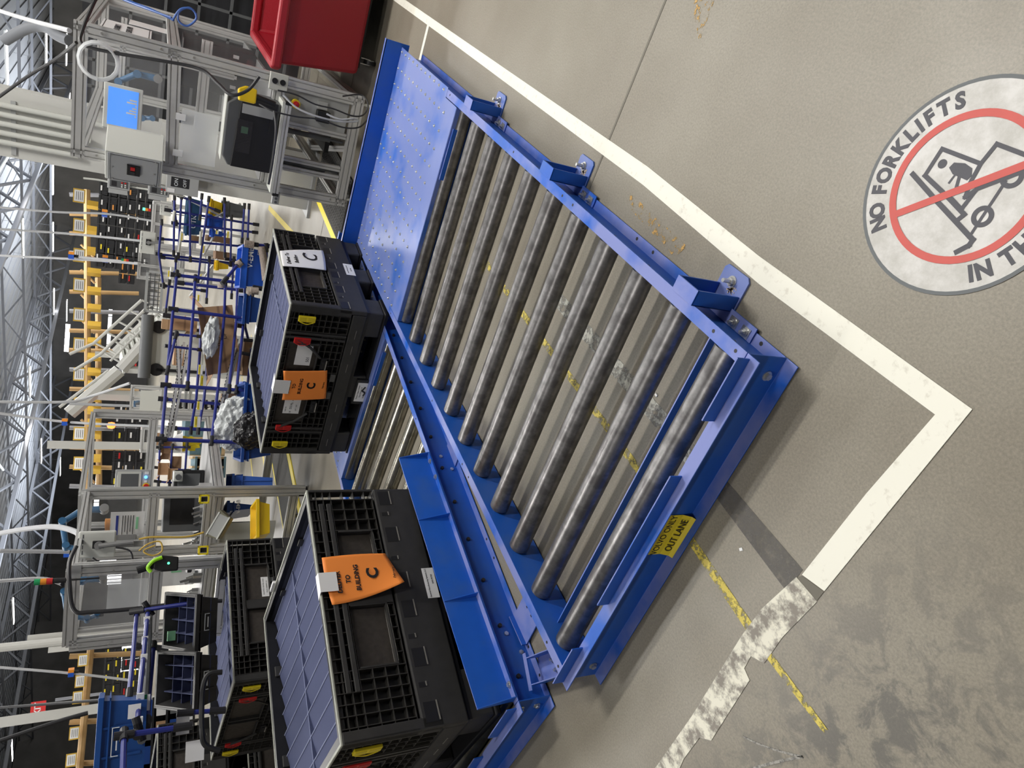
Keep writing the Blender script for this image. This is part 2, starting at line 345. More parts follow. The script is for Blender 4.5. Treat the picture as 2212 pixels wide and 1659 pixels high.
def stroke(name, pts, wd, z, m, closed=False):
    b = MB(); n = len(pts); q = 6 if not closed else n
    for i in range(n if closed else n - 1):
        p, q_ = Vector(pts[i] + (0,)), Vector(pts[(i + 1) % n] + (0,)); d = (q_ - p).normalized() * wd / 2; s = Vector((-d.y, d.x, 0))
        p = p - d; q_ = q_ + d
        b.add([(v.x, v.y, z + .00004 * i) for v in (p - s, q_ - s, q_ + s, p + s)], [(0, 1, 2, 3)])
    return b.build(name, m, sg)
stroke('forklift_mark', [(.135, .016), (.05, .044), (-.096, .089), (-.096, .103), (-.08, .127)], .012, .0016, DISCB)
stroke('forklift_mark', [(.103, .008), (.019, .030), (-.043, .049), (-.038, .062)], .011, .0017, DISCB)
stroke('forklift_mark', [(.103, .008), (.102, -.059), (-.006, -.060), (-.012, -.108), (-.10, -.107)], .010, .0018, DISCB)
stroke('forklift_mark', [(-.006, -.060), (-.010, -.020), (-.020, .015), (-.034, -.010), (-.10, -.075)], .010, .0019, DISCB)
stroke('forklift_mark', [(.012, .029), (-.029, .042), (-.033, -.005)], .010, .0016, DISCB)
stroke('forklift_mark', [(.034, -.019), (.036, .001)], .005, .0016, DISCB); stroke('forklift_mark', [(.022, -.019), (.014, .002)], .008, .0016, DISCB)
stroke('forklift_mark', [(-.083, .033), (-.081, -.045)], .007, .0016, DISCB); stroke('forklift_mark', [(-.083, .040), (-.085, .088)], .007, .0016, DISCB)
for wx, wy in ((-.083, .037), (-.088, -.058)):
    b = MB(); n = 32; b.add([(wx + r * math.cos(2 * PI * k / n), wy + r * math.sin(2 * PI * k / n), .0020) for k in range(n) for r in (.0135, .0245)], [(2 * k, 2 * k + 1, (2 * k + 3) % 64, (2 * k + 2) % 64) for k in range(n)]); b.build('wheel_mark', DISCB, sg)
MB().cyl((.079, -.030, .0008), (.079, -.030, .0017), .011, 20).build('driver_mark', DISCB, sg)
b = MB(); b.prism([(p[0], p[1]) for p in [(.058, .028), (.054, .042), (.028, .049), (.006, .045), (-.004, .030), (.0, .018), (.040, .018)]], (0, 0, .0008), (0, 0, .0017), (0, 1, 0)); o = b.build('driver_mark', DISCB, sg)
for v in o.data.vertices:
    x, y = v.co.x, v.co.y; v.co.x = x if abs(x) > 1e9 else x
# put the driver's torso where the outline says (side axis of prism is mirrored)
for v in o.data.vertices: pass
me = o.data; pp = [(.058, -.028), (.054, -.042), (.028, -.049), (.006, -.045), (-.004, -.030), (.0, -.018), (.040, -.018)]
for i, v in enumerate(me.vertices): v.co = (pp[i % 7][0], pp[i % 7][1], .0008 if i < 7 else .0017)
stroke('red_slash', [(.112, .112), (-.112, -.104)], .018, .0026, DISCR)
def arc_text(s, R, a0, a1, top, size):
    n = len(s); wts = [.45 if c_ in 'I ' else 1 for c_ in s]; tot = sum(wts) - wts[0] / 2 - wts[-1] / 2; acc = 0
    for i, ch in enumerate(s):
        if i: acc += (wts[i - 1] + wts[i]) / 2
        a = math.radians(a0 + (a1 - a0) * acc / tot)
        if ch == ' ': continue
        rad = Vector((math.cos(a), math.sin(a), 0)); up_ = rad if top else -rad; xd = Vector((up_.y, -up_.x, 0))
        text(ch, size, DISCB, sg, rad * R + Vector((0, 0, .0014)), xd, up_, bold=.0026, sx=.90)
arc_text('NO FORKLIFTS', .2095, 47, -52, True, .054); arc_text('IN THIS AREA', .2095, 132, 228, False, .054)
SCR = paint_mat('pale_scratch', (.30, .29, .26), (.2, .2, .2), .35, .55, 60, True)
for n, (a, b_, c_) in enumerate(((( -.43, 1.35), (-.50, 1.02), (-.60, .80)), ((-.50, 1.25), (-.58, 1.05), (-.66, .95)), ((-.45, .95), (-.52, .90), (-.60, .80)))):
    P = [Vector(a).lerp(Vector(b_), t / 8).lerp(Vector(b_).lerp(Vector(c_), t / 8), t / 8) for t in range(9)]; w_ = .004
    poly('floor_scratch', [(p.x - w_, p.y) for p in P] + [(p.x + w_, p.y) for p in P[::-1]], .0005, SCR, ['long pale scratch curving over the dark stains in front', 'shorter pale scratch beyond the long one, near the picture edge', 'pale scratch branching between the two others'][n], 'floor mark')
# small litter
for n, (x, y) in enumerate([(.60, .63), (-.10, .52), (.9, .45), (.52, .38)]):
    tag(MB().cb((x, y, .002), (.012, .009, .003), n).build('debris_chip', WHITE if n else ORANGE), ['tiny orange chip on the floor between the rollers', 'tiny pale chip on the floor in front of the conveyor', 'small white chip on the floor under the rollers', 'tiny white crumb beside the yellow line under the rollers'][n], 'litter')

# ------------------------------------------------------------------ roller conveyors
ZB, ZT, FLG, TH = .006, .167, .0447, .005
def chan(b, p, q, h0=ZB, h1=ZT, fl_=FLG, t=TH):
    h = h1 - h0; b.prism([(0, 0), (fl_, 0), (fl_, t), (t, t), (t, h - t), (fl_, h - t), (fl_, h), (0, h)], (p[0], p[1], h0), (q[0], q[1], h0)); return b
def hexbolt(name, parent, c, ax, r=.011, l=.012, m=None, washer=True, stud=0):
    c, ax = Vector(c), Vector(ax).normalized(); b = MB()
    if washer: b.cyl(c, c + ax * .003, r * 1.5, 16)
    b.cyl(c + ax * .002, c + ax * l, r, 6)
    if stud: b.cyl(c, c + ax * (l + stud), r * .5, 10)
    return b.build(name, m or ZINC, parent)
roller_mesh = {}
def conveyor(label, loc, rz, nroll, steel, plate=True, near=True, stops=((-.035, .185), (.40, .995), (1.235, 1.44))):
    t = thing('roller_conveyor', label, 'conveyor', loc, rz)
    for nm, b in (('side_rail', chan(MB(), (.12, 0), (2.955, 0))), ('side_rail', chan(MB(), (2.955, 1.4), (.12, 1.4)))): b.build(nm, BLUE, t, bev=.0015)
    chan(MB(), (.118, 1.446), (.118, -.045), fl_=.052).build('end_rail', BLUE, t, bev=.0015)
    for y0, y1 in stops: MB().box((.100, y0, ZT - .004), (.1055, y1, .214)).build('stop_plate', BLUE, t, bev=.001)
    base = len(t.children)
    for k in range(nroll):
        x = .239 + k * .2533
        o = MB().cyl((0, .012, 0), (0, 1.388, 0), .0445, 40).cyl((0, .002, 0), (0, .012, 0), .036, 24).cyl((0, 1.388, 0), (0, 1.398, 0), .036, 24).build('roller', steel, t, smooth=True) if k == 0 else roller_mesh[label].copy()
        if k == 0: roller_mesh[label] = o
        else: C.objects.link(o)
        o.location = (x, 0, .105); o.rotation_euler = (0, k * 1.1, 0)
        if k == 0:
            ax = MB().cyl((0, -.018, 0), (0, .0, 0), .010, 6).cyl((0, 1.4, 0), (0, 1.418, 0), .010, 6).build('axle_end', BOLT, t); axm = ax
        else:
            ax = axm.copy(); C.objects.link(ax)
        ax.location = (x, 0, .105)
    # cross members under the rollers
    for x in (.33, 2.82): MB().box((x, .006, .025), (x + .005, 1.394, .10)).box((x, .006, .025), (x + .045, 1.394, .030)).build('cross_member', BLUE, t)
    for y in (.02, 1.38):
        hexbolt('bolt', t, (.113, y, .13), (-1, 0, 0)); hexbolt('bolt', t, (.113, y, .05), (-1, 0, 0))
    for x in (.16, .27, 1.25, 1.35, 1.9, 2.9):
        for y in (-.025, 1.425): MB().cyl((x, y, ZT - .0005), (x, y, ZT + .0006), .006, 12).build('bolt_hole', INK, t)
    for x in (.22, .36, .86, .98, 1.7):
        MB().cyl((x, -.028, ZB + TH - .0005), (x, -.028, ZB + TH + .0008), .007, 12).build('bolt_hole', INK, t)
    if plate:
        b = MB().box((2.75, .004, ZT - .004), (2.955, 1.396, ZT + .0005)).box((2.955, -.052, ZT - .004), (4.04, 1.445, ZT + .0005)).box((2.746, .006, ZT - .075), (2.7505, 1.394, ZT - .001))
        b.build('transfer_plate', BLUEP, t)
        chan(MB(), (2.96, 0), (4.05, 0), h1=ZT - .006).build('side_rail', BLUE, t); chan(MB(), (4.05, 1.4), (2.96, 1.4), h1=ZT - .006).build('side_rail', BLUE, t)
        MB().box((4.036, -.075, ZT - .05), (4.042, 1.47, .285)).box((4.036, -.075, .280), (4.07, 1.47, .285)).build('end_stop', BLUE, t)
        MB().box((2.735, .12, ZT - .04), (2.7455, 1.25 if False else .42, ZT - .012)).build('stop_bracket', BLUE, t)
        b = MB()
        for i in range(12):
            for j in range(14):
                x, y = 4.0 - .0985 * i, -.027 + .1075 * j
                if y < 0 and x < 2.96: continue
                b.lathe([(.010, 0), (.0098, .003), (.0062, .0038), (.0055, .0065), (.0035, .009), (.0001, .0102)], (x, y, ZT + .0003), 10)
        b.build('transfer_ball', ZINC, t, smooth=True, kind='stuff')
    return t
BLUEP = mat('scuffed_plate_paint', (.035, .125, .48), .33, .0, .12, 8, 0, wear=(.13, .19, .48), wscale=3.2, spec=.5); dusty(BLUEP, (.17, .22, .48), .85, .33)
cv1 = conveyor('front blue roller conveyor with eleven dull steel rollers, empty', (0, 0, 0), 0, 11, STEEL)
cv2 = conveyor('rear blue roller conveyor carrying the two black bulk containers', (.143, 1.848, 0), -.088, 11, STEELB, stops=((-.01, .23), (.42, 1.0), (1.2, 1.43)))
def foot(parent, x, s=1, y=-.0447):
    t = parent; b = MB()
    # upright channel standing outside the rail, open away from it, capped on top
    b.box((x, y - .004, .01), (x + .11, y, .182)).box((x, y - .052, .01), (x + .006, y, .182)).box((x + .104, y - .052, .01), (x + .11, y, .182)).box((x, y - .052, .178), (x + .11, y, .184))
    b.build('foot_channel', BLUE, t, bev=.001)
    fp = MB().prism([(-.012, .0), (.10, .0), (.115, .015), (.115, .10), (.10, .115), (-.012, .115)][::-1], (x, y, .0), (x, y, .008), (1, 0, 0)); 
    o = fp.build('foot_plate', BLUEP, t, bev=.001)
    xs = [(-.005, .02), (.12, .02), (.12, -.105), (.108, -.118), (.008, -.118), (-.005, -.105)]
    for i, v in enumerate(o.data.vertices): v.co = (x + xs[i % 6][0], y + xs[i % 6][1], .0 if i < 6 else .008)
    a = MB().cyl((x + .06, y - .078, .008), (x + .06, y - .078, .012), .019, 20).cyl((x + .06, y - .078, .012), (x + .06, y - .078, .022), .0135, 6).cyl((x + .06, y - .078, .02), (x + .06, y - .078, .05), .007, 12).build('anchor_bolt', ZINC, t)
    b = MB(); rg = random.Random(int(x * 100))
    for _ in range(60): a_, r_ = rg.uniform(0, 6.3), abs(rg.gauss(0, .013)); s_ = rg.uniform(.0015, .0045); b.cb((x + .048 + r_ * math.cos(a_), y - .055 + r_ * math.sin(a_) * .8, .0088), (s_ * 2, s_ * 1.4, .0012), a_)
    b.build('drill_dust', DUST, t, kind='stuff')
    for dx in (.03, .072): hexbolt('bolt', t, (x + dx, y - .004, .10), (0, -1, 0), .012, .013)
    # slotted adjusting plate on the rail's lower flange with two square washers
    MB().box((x - .13, y - .012, ZB + .006), (x + .05, y + .038, ZB + .011)).build('slotted_plate', BLUE, t)
    for dx in (-.095, -.035):
        MB().box((x + dx - .019, y + .002, ZB + .011), (x + dx + .019, y + .036, ZB + .0145)).build('square_washer', ZINC, t)
        hexbolt('bolt', t, (x + dx, y + .019, ZB + .0145), (0, 0, 1), .010, .010, stud=.012)
DUST = mat('drill_dust', (.50, .42, .35), .9, 0, .3, 200)
for x in (.385, 1.465, 2.51): foot(cv1, x)
def label_plate(parent, pts4, m, name='label'):
    return MB().add(pts4, [(0, 1, 2, 3)]).build(name, m, parent)
# yellow lane label folded over the near channel of the front conveyor
lb = MB(); y0, y1 = .578, .762
pr_ = [(.1112, .150), (.1108, .052), (.1000, .022), (.0880, .0128)]
lb.add([(x, y, z) for x, z in pr_ for y in (y0, y1)], [(2 * i, 2 * i + 1, 2 * i + 3, 2 * i + 2) for i in range(3)])
ylab = lb.build('lane_label', YLAB, cv1, label='yellow paper label folded over the near edge with two lines of black capitals')

text('VOLVO ONLY', .036, INK, cv1, (.1102, .672, .082), (0, -1, 0), (.02, 0, 1), sx=.80)
text('OUT LANE', .036, INK, cv1, (.1022, .668, .037), (0, -1, 0), (.30, 0, 1), sx=.84)
def sticker(parent, x0, x1, z0, z1, y, lines, m=WHITE, ink=INK, size=.01, name='label', ysign=-1, bold=0, lab=None):
    """rectangular sticker on a face that looks towards -y of its parent"""
    o = MB().box((x0, y - .0006, z0), (x1, y, z1)).build(name, m, parent, label=lab)
    for tx, fx, fz, sz in lines: text(tx, sz, ink, parent, (x0 + (x1 - x0) * fx, y - .001, z0 + (z1 - z0) * fz), (1, 0, 0), (0, 0, 1), bold=bold)
    return o
WY = -.0015
MB().box((.578, WY, .034), (.690, 0, .078)).build('maker_label', WHITE, cv2)
text('LEWCO', .020, INKB, cv2, (.626, WY - .0006, .060), (1, 0, 0), (0, 0, 1), bold=.0008); text('www.lewcoinc.com', .007, INK, cv2, (.634, WY - .0006, .044), (1, 0, 0), (0, 0, 1))
MB().box((2.262, WY, .030), (2.392, 0, .108)).build('warning_label', WHITE, cv2)
MB().box((2.325, WY - .0005, .034), (2.388, WY, .104)).build('warning_panel', INK, cv2); MB().box((2.325, WY - .001, .088), (2.388, WY, .104)).build('warning_panel', INKR, cv2)
for i in range(5): MB().box((2.332, WY - .0012, .042 + .008 * i), (2.380 - .006 * (i % 2), WY, .046 + .008 * i)).build('warning_print', WINK, cv2)
MB().tube([(2.30, WY - .001, .09), (2.292, WY - .001, .072), (2.30, WY - .001, .055), (2.285, WY - .001, .045)], .0018, 4).tube([(2.312, WY - .001, .062), (2.294, WY - .001, .072), (2.276, WY - .001, .080)], .0018, 4).cyl((2.303, WY - .001, .097), (2.303, WY, .097), .005, 10).box((2.27, WY - .001, .038), (2.316, WY, .041)).build('warning_print', INK, cv2)
text('LEWCO', .020, INKB, cv1, (.53, -.0015, .060), (1, 0, 0), (0, 0, 1), bold=.0008); MB().box((.47, -.001, .034), (.590, 0, .078)).build('maker_label', WHITE, cv1)
MB().box((1.92, -.001, .06), (2.04, 0, .10)).build('maker_label', WHITE, cv1)
for x in (.45, 1.60): hexbolt('bolt', cv2, (x, 0, .085), (0, -1, 0)); hexbolt('bolt', cv2, (x - .10, 0, .045), (0, -1, 0))
# flared guide bolted on top of the rear conveyor's right rail
gd_ = thing('guide_rail', 'tall blue guide rail with triangular gussets bolted along the rear conveyor', 'guide rail', (.143, 1.848, 0), -.088)
MB().box((.135, -.046, ZT + .001), (1.60, -.001, ZT + .006)).build('base_flange', BLUE, gd_, bev=.001)
b = MB(); b.prism([(0, 0), (.006, 0), (-.012, .165), (-.018, .165)], (.135, -.006, ZT + .002), (1.60, -.006, ZT + .002)); b.build('guide_plate', BLUE, gd_, bev=.001)
for x in (.137, .66, 1.15, 1.598):
    MB().add([(x - .002, -.044, ZT + .006), (x - .002, -.006, ZT + .006), (x - .002, .010, ZT + .165), (x - .002, .002, ZT + .166), (x + .002, -.044, ZT + .006), (x + .002, -.006, ZT + .006), (x + .002, .010, ZT + .165), (x + .002, .002, ZT + .166)],
             [(0, 1, 2, 3), (4, 5, 6, 7), (0, 1, 5, 4), (1, 2, 6, 5), (2, 3, 7, 6), (3, 0, 4, 7)]).build('gusset', BLUE, gd_)
for x in (.20, 1.42, 1.54): hexbolt('bolt', gd_, (x, -.03, ZT + .006), (0, 0, 1), .010, .010)
# links that tie the two conveyors together
lk = thing('link_bracket', 'short wide blue link plate between the two conveyors at mid length', 'bracket', (1.66, 1.42, .0125), 0)
MB().box((0, 0, 0), (.17, .30, .006)).box((0, .294, 0), (.17, .30, .03)).build('plate', BLUE, lk)
for y in (.06, .10): MB().box((.05, y, .0055), (.11, y + .008, .0068)).build('slot', INK, lk)
lk = thing('link_bracket', 'blue link plate with two long slots between the two conveyors near the front', 'bracket', (.51, 1.42, .0125), 0)
MB().box((0, 0, 0), (.16, .37, .006)).box((0, .364, 0), (.16, .37, .03)).build('plate', BLUE, lk)
for x in (.05, .10): MB().box((x, .10, .0055), (x + .012, .24, .0068)).build('slot', INK, lk)
lk = thing('link_bracket', 'blue channel with silver bolts tying the front corners of both conveyors', 'bracket', (.155, 1.475, .0125), -.46)
MB().box((0, -.02, 0), (.115, .36, .006)).box((0, -.02, 0), (.005, .36, .075)).box((.11, -.02, 0), (.115, .36, .075)).box((-.02, .335, .07), (.135, .365, .076)).build('channel', BLUE, lk, bev=.001)
for x, y in ((.035, .05), (.08, .07), (.035, .20), (.08, .22)): hexbolt('bolt', lk, (x, y, .006), (0, 0, 1), .013, .012, stud=.012)
for x, y in ((.035, .13), (.08, .145)): MB().box((x - .007, y - .05, .0058), (x + .007, y + .05, .0068)).build('slot', INK, lk)

# ------------------------------------------------------------------ bulk containers
def bulk(label, loc, rz, L, W, H, clips=True, label_extra=None, group=None, zigzag=8, cross=(.42,), fabric=None):
    """collapsible black bulk container: pallet feet, slotted base, ribbed sleeve, gate with clips, fabric dividers inside.
    local frame: x along the right-hand face (y=0), y along the front face (x=0)"""
    t = thing('bulk_container', label, 'container', loc, rz, group); K = H / .66
    z0, z1, zs, zt = .0, .15 * K, .355 * K, H
    # feet and runners
    for i, (a, b_) in enumerate(((0, .2), (.40, .60), (.80, 1))):
        for j, (c_, d_) in enumerate(((0, .17), (.415, .585), (.83, 1))):
            MB().box((L * a + .012, W * c_ + .012, .028), (L * b_ - .012, W * d_ - .012, z1 + .005)).build('foot', BLKW, t, bev=.012)
        MB().box((L * a + .004, .004, 0), (L * b_ - .004, W - .004, .03)).build('runner', BLK, t, bev=.008)
    MB().box((.01, .01, z1 - .02), (L - .01, W - .01, z1 + .02)).build('deck', BLK, t)
    MB().box((0, 0, z1), (L, .035, zs - .012)).box((0, W - .035, z1), (L, W, zs - .012)).box((0, .035, z1), (.035, W - .035, .245 * K)).box((L - .035, .035, z1), (L, W - .035, zs - .012)).build('base_wall', BLKW, t, bev=.008)
    for s in (.055, .15, .25, .33, .44, .56, .66, .77, .87, .95):
        w_ = .022 if s in (.15, .33, .66, .87) else .085; hh = .055 * K if w_ > .05 else .03 * K
        sl = MB().box((L * s - w_ / 2, -.0008, zs - .03 * K - hh), (L * s + w_ / 2, .004, zs - .03 * K)).build('slot', BLK, t)  # thin dark block laid on the wall, recess shade put in its colour
        MB().box((L * s - w_ / 2 + .004, -.003, zs - .034 * K - hh), (L * s + w_ / 2 + .002, .004, zs - .029 * K - hh)).build('slot_lip', EDGED, t)
    for s in (.12, .22, .34, .62, .76, .88):
        MB().box((-.003, W * s, z1 + .045), (.004, W * s + .07, z1 + .048)).build('slot_lip', EDGED, t)
    # sleeve: inner skins
    MB().box((.045, .040, zs - .02), (L - .045, .048, zt - .006)).box((.045, W - .048, zs - .02), (L - .045, W - .040, zt - .006)).box((L - .05, .04, zs - .02), (L - .042, W - .04, zt - .006)).box((.042, .04, .25 * K), (.050, W - .04, zt - .006)).build('sleeve_skin', BLK, t)
    rb = MB(); ht = zt - zs; T = .0035
    rows = [0, .10, .21, .33, .52, .70, .88, 1.0]; cn = [.010, .048, .086, .124, .162, .20, .235]; cf = [.80, .85, .90, .95, .99]
    def zz(f): return zt - .012 - (ht - .014) * f
    for f in rows: rb.box((0.012, .004, zz(f) - T / 2), (L * .235, .042, zz(f) + T / 2)).box((L * .80, .004, zz(f) - T / 2), (L - .012, .042, zz(f) + T / 2))
    for c_ in cn + cf: rb.box((L * c_ - T / 2, .002, zz(0)), (L * c_ + T / 2, .042, zz(1)))
    for f in (0, .33, .88, 1): rb.box((L * .235, .004, zz(f) - T / 2), (L * .8, .042, zz(f) + T / 2))
    k = 0
    while k < 12:
        x = L * (.235 + .565 * k / 12); rb.box((x - T / 2, .004, zz(.33)), (x + T / 2, .042, zz(0))).box((x - T / 2, .004, zz(1)), (x + T / 2, .042, zz(.88))); k += 1
    rb.build('rib_grid', BLKR, t)
    for f0, f1 in ((.125, .195), (.245, .315)): MB().box((L * .16, -.001, zz(f1)), (L * .93, .012, zz(f0))).build('tie_bar', BLKW, t, bev=.003)
    for a, b_ in ((.24, .475), (.53, .795)):
        MB().box((L * a, .030, zz(.88)), (L * b_, .036, zz(.37))).build('recess_panel', BRNW, t)
        MB().box((L * a, .002, zz(.90)), (L * b_, .036, zz(.875))).box((L * a - .003, .0, zz(.9)), (L * a + .004, .036, zz(.36))).box((L * b_ - .004, .0, zz(.9)), (L * b_ + .003, .036, zz(.36))).build('recess_frame', BLKW, t)
        MB().add([(L * a + .01, .0015, zz(.905)), (L * b_ - .01, .0015, zz(.905)), (L * b_ - .02, .030, zz(.872)), (L * a + .02, .030, zz(.872))], [(0, 1, 2, 3)]).build('ledge', EDGED, t)
    MB().box((L * .475, .0, zz(1)), (L * .53, .03, zz(.34))).build('centre_post', BLKW, t)
    MB().box((0, 0, zs - .004), (.014, .05, zt - .01)).build('corner_post', BLKW, t, bev=.003); MB().box((L - .014, 0, zs - .004), (L, .05, zt - .01)).build('corner_post', BLKW, t, bev=.003)
    # near face (x = 0): gate framed by ribbed posts
    rb = MB(); g0, g1 = .255 * K, zt - .012
    MB().box((0, 0, g0), (.05, .055, zt - .01)).build('corner_post', BLKW, t, bev=.004); MB().box((0, W - .055, g0), (.05, W, zt - .01)).build('corner_post', BLKW, t, bev=.004)
    zr = [g1 - (g1 - g0) * f for f in (0, .07, .14, .22, .30, .40, .50, .60, .70, .82, 1)]
    for a, b_ in ((.045, .155), (.845, .955)):
        for z in zr: rb.box((.004, W * a, z - T / 2), (.042, W * b_, z + T / 2))
        for i in range(4): y = W * (a + (b_ - a) * i / 3); rb.box((.002, y - T / 2, g0), (.042, y + T / 2, g1))
    for a, b_ in ((.18, .82),):
        for z in [g0 + (g1 - g0) * f for f in (0, .09, .19, .30, .40, .93, 1)]: rb.box((.004, W * a, z - T / 2), (.042, W * b_, z + T / 2))
        for i in range(15): y = W * (a + (b_ - a) * i / 14); rb.box((.003, y - T / 2, g0), (.042, y + T / 2, g0 + (g1 - g0) * .40)).box((.003, y - T / 2, g0 + (g1 - g0) * .93), (.042, y + T / 2, g1))
    rb.build('gate_rib_grid', BLKR, t)
    for y in (.168, .832, .195, .805): MB().box((-.002, W * y - .009, g0), (.02, W * y + .009, g1)).build('gate_post', BLKW, t, bev=.002)
    for a, b_ in ((.235, .475), (.525, .765)):
        MB().box((.022, W * a, g0 + (g1 - g0) * .42), (.03, W * b_, g0 + (g1 - g0) * .91)).build('recess_panel', BRNW, t)
        MB().box((-.001, W * a - .012, g0 + (g1 - g0) * .41), (.03, W * a, g0 + (g1 - g0) * .92)).box((-.001, W * b_, g0 + (g1 - g0) * .41), (.03, W * b_ + .012, g0 + (g1 - g0) * .92)).box((-.002, W * a, g0 + (g1 - g0) * .40), (.03, W * b_, g0 + (g1 - g0) * .42)).build('recess_frame', BLKW, t, bev=.002)
        yc = W * (a + b_) / 2
        lt = MB().box((-.006, yc - .055, g0 + (g1 - g0) * .24), (.012, yc + .055, g0 + (g1 - g0) * .33)).box((-.012, yc - .03, g0 + (g1 - g0) * .26), (-.004, yc + .03, g0 + (g1 - g0) * .31)).build('gate_latch', BLK, t, bev=.003)
        MB().cyl((-.010, yc - .04, g0 + (g1 - g0) * .235), (-.010, yc + .04, g0 + (g1 - g0) * .235), .005, 8).build('latch_pin', EDGED, lt)
    for ya, yb, za, zb in ((.205, .25, .80, .56), (.25, .31, .56, .36), (.795, .75, .80, .56), (.75, .69, .56, .36)):
        MB().tube([(-.004, W * ya, g0 + (g1 - g0) * za), (-.004, W * yb, g0 + (g1 - g0) * zb)], .009, 6, False).build('gate_strap', BLKW, t)
    for yc in (.44, .56): MB().box((-.004, W * yc - .03, g0 + .005), (.015, W * yc + .03, g0 + (g1 - g0) * .10)).build('gate_tab', EDGEB, t, bev=.002)
    if clips:
        for yc, m_ in ((.078, YEL), (.210, REDC), (.800, REDC), (.922, YEL)):
            za, zb_ = g1 - .055 * K, g1 - .165 * K; y = W * yc; b = MB()
            cl_ = MB().box((-.010, y - .022, zb_), (.006, y + .022, za)).build('clip', m_, t, bev=.004, label=('yellow' if m_ is YEL else 'red') + ' plastic clip')
            MB().box((-.0115, y - .016, zb_ + .008), (-.009, y + .016, (za + zb_) / 2 - .006)).box((-.0115, y - .016, (za + zb_) / 2 + .006), (-.009, y + .016, za - .008)).build('clip_recess', YELD if m_ is YEL else REDD, cl_)
            MB().tube([(-.008, y + .022, za - .01), (-.012, y + .034, (za + zb_) / 2), (-.008, y + .022, zb_ + .01)], .0028, 6).build('clip_spring', m_, cl_)
    # rim and inner lining
    rm = MB(); e = .014
    rm.box((0, 0, zt - .010), (L, e, zt)).box((0, W - e, zt - .010), (L, W, zt)).box((0, e, zt - .010), (e, W - e, zt)).box((L - e, e, zt - .010), (L, W - e, zt)).build('rim', EDGE, t, bev=.003)
    MB().box((e, e, zt - .030), (.05, W - e, zt - .004)).box((L - .05, e, zt - .030), (L - e, W - e, zt - .004)).box((.05, e, zt - .03), (L - .05, .046, zt - .004)).box((.05, W - .046, zt - .03), (L - .05, W - e, zt - .004)).build('inner_rim', BLK, t)
    for f in (.3, .7): MB().box((L - .062, W * f - .03, zt - .10), (L - .05, W * f + .03, zt - .03)).box((L * f - .03, W - .062, zt - .10), (L * f + .03, W - .05, zt - .03)).build('hinge_block', BLKW, t, bev=.004)
    if fabric is not False:
        a0, a1, b0, b1 = .055, L - .055, .052, W - .052; zf = zt - .055; n = zigzag; ys = [b0] + [b0 + (b1 - b0) * c_ for c_ in cross] + [b1]
        for i in range(n):
            xa = a0 + (a1 - a0) * i / n; xb = a0 + (a1 - a0) * (i + 1) / n; b = MB()
            for j in range(len(ys) - 1):
                ya, yb = ys[j] + .002, ys[j + 1] - .002; nn = .085 if j else .001; xm = xb - (xb - xa) * .30
                # leaning flap: stitched top edge at xb, hanging towards xa, cut back beside the cross divider
                b.add([(xb, ya, zf), (xb, yb, zf), (xa + .006, yb, zf - .020), (xa + .006, ya + nn, zf - .020), (xm, ya, zf - .006)], [(0, 1, 2, 3, 4)])
            b.box((xb - .002, b0, zf - .12), (xb + .0015, b1, zf + .001)); b.build('divider', FABR, t)
            MB().cyl((xb, b0, zf + .001), (xb, b1, zf + .001), .0032, 6).build('divider_seam', SEAM, t)
        for y in ys[1:-1]: cdv = MB().box((a0, y - .0015, zf - .12), (a1, y + .0015, zf + .002)).build('cross_divider', FABR, t); MB().cyl((a0, y, zf + .003), (a1, y, zf + .003), .0022, 6).build('cross_seam', SEAM, t)
        MB().box((a0, b0, zf - .14), (a1, b1, zf - .13)).build('liner', FABR, t)
    return t
EDGED = mat('scuffed_plastic_edge', (.20, .19, .17), .6, 0, .3, 40); EDGEB = mat('scuffed_tab', (.09, .09, .085), .6)
BLKR = mat('black_rib_plastic', (.036, .034, .031), .5, 0, .3, 30)
YELD = mat('yellow_recess_shade', (.68, .54, .02), .5); REDD = mat('red_recess_shade', (.42, .012, .012), .5); SEAM = mat('pale_seam', (.24, .27, .42), .8)  # clip yellow and red darkened: recess shade put into the plastic colour
bk1 = bulk('black bulk container at the far end of the rear conveyor, hung with a white sheet', (2.949, 1.463, .152), -.046, 1.074, 1.293, .66, zigzag=9, cross=(.30,))
bk2 = bulk('black bulk container filling the near end of the rear conveyor, blue dividers inside', (.308, 1.977, .152), -.188, 1.235, 1.31, .72, zigzag=10, cross=(.52,))
# hanging sheets, tapes and stickers
from mathutils.bvhtree import BVHTree
def sheet(nm, label, cat, parent_frame, pts, m, n=8):
    """thin sheet of paper through rows of three points given top to bottom in the frame's coordinates"""
    o0, rz = parent_frame; t = thing(nm, label, cat, Vector(o0), rz); b = MB(); k = n * (len(pts[0]) - 1) + 1
    def quad(P, f):
        f *= 2; return Vector(P[0]) * ((f - 1) * (f - 2) / 2) + Vector(P[1]) * (f * (2 - f)) + Vector(P[2]) * (f * (f - 1) / 2)
    rows = [[quad(r, i / (k - 1)) for i in range(k)] for r in pts]
    vs = [quad([rows[0][i], rows[1][i], rows[2][i]], j / (k - 1)) for j in range(k) for i in range(k)]
    b.add(vs, [(r * k + i, r * k + i + 1, (r + 1) * k + i + 1, (r + 1) * k + i) for r in range(k - 1) for i in range(k - 1)])
    o = b.build('paper', m, t, smooth=True); sm = o.modifiers.new('th', 'SOLIDIFY'); sm.thickness = .0006; sm.offset = 0
    sheet_tree[t.name] = BVHTree.FromPolygons(vs, [tuple(p.vertices) for p in o.data.polygons]); return t
sheet_tree = {}
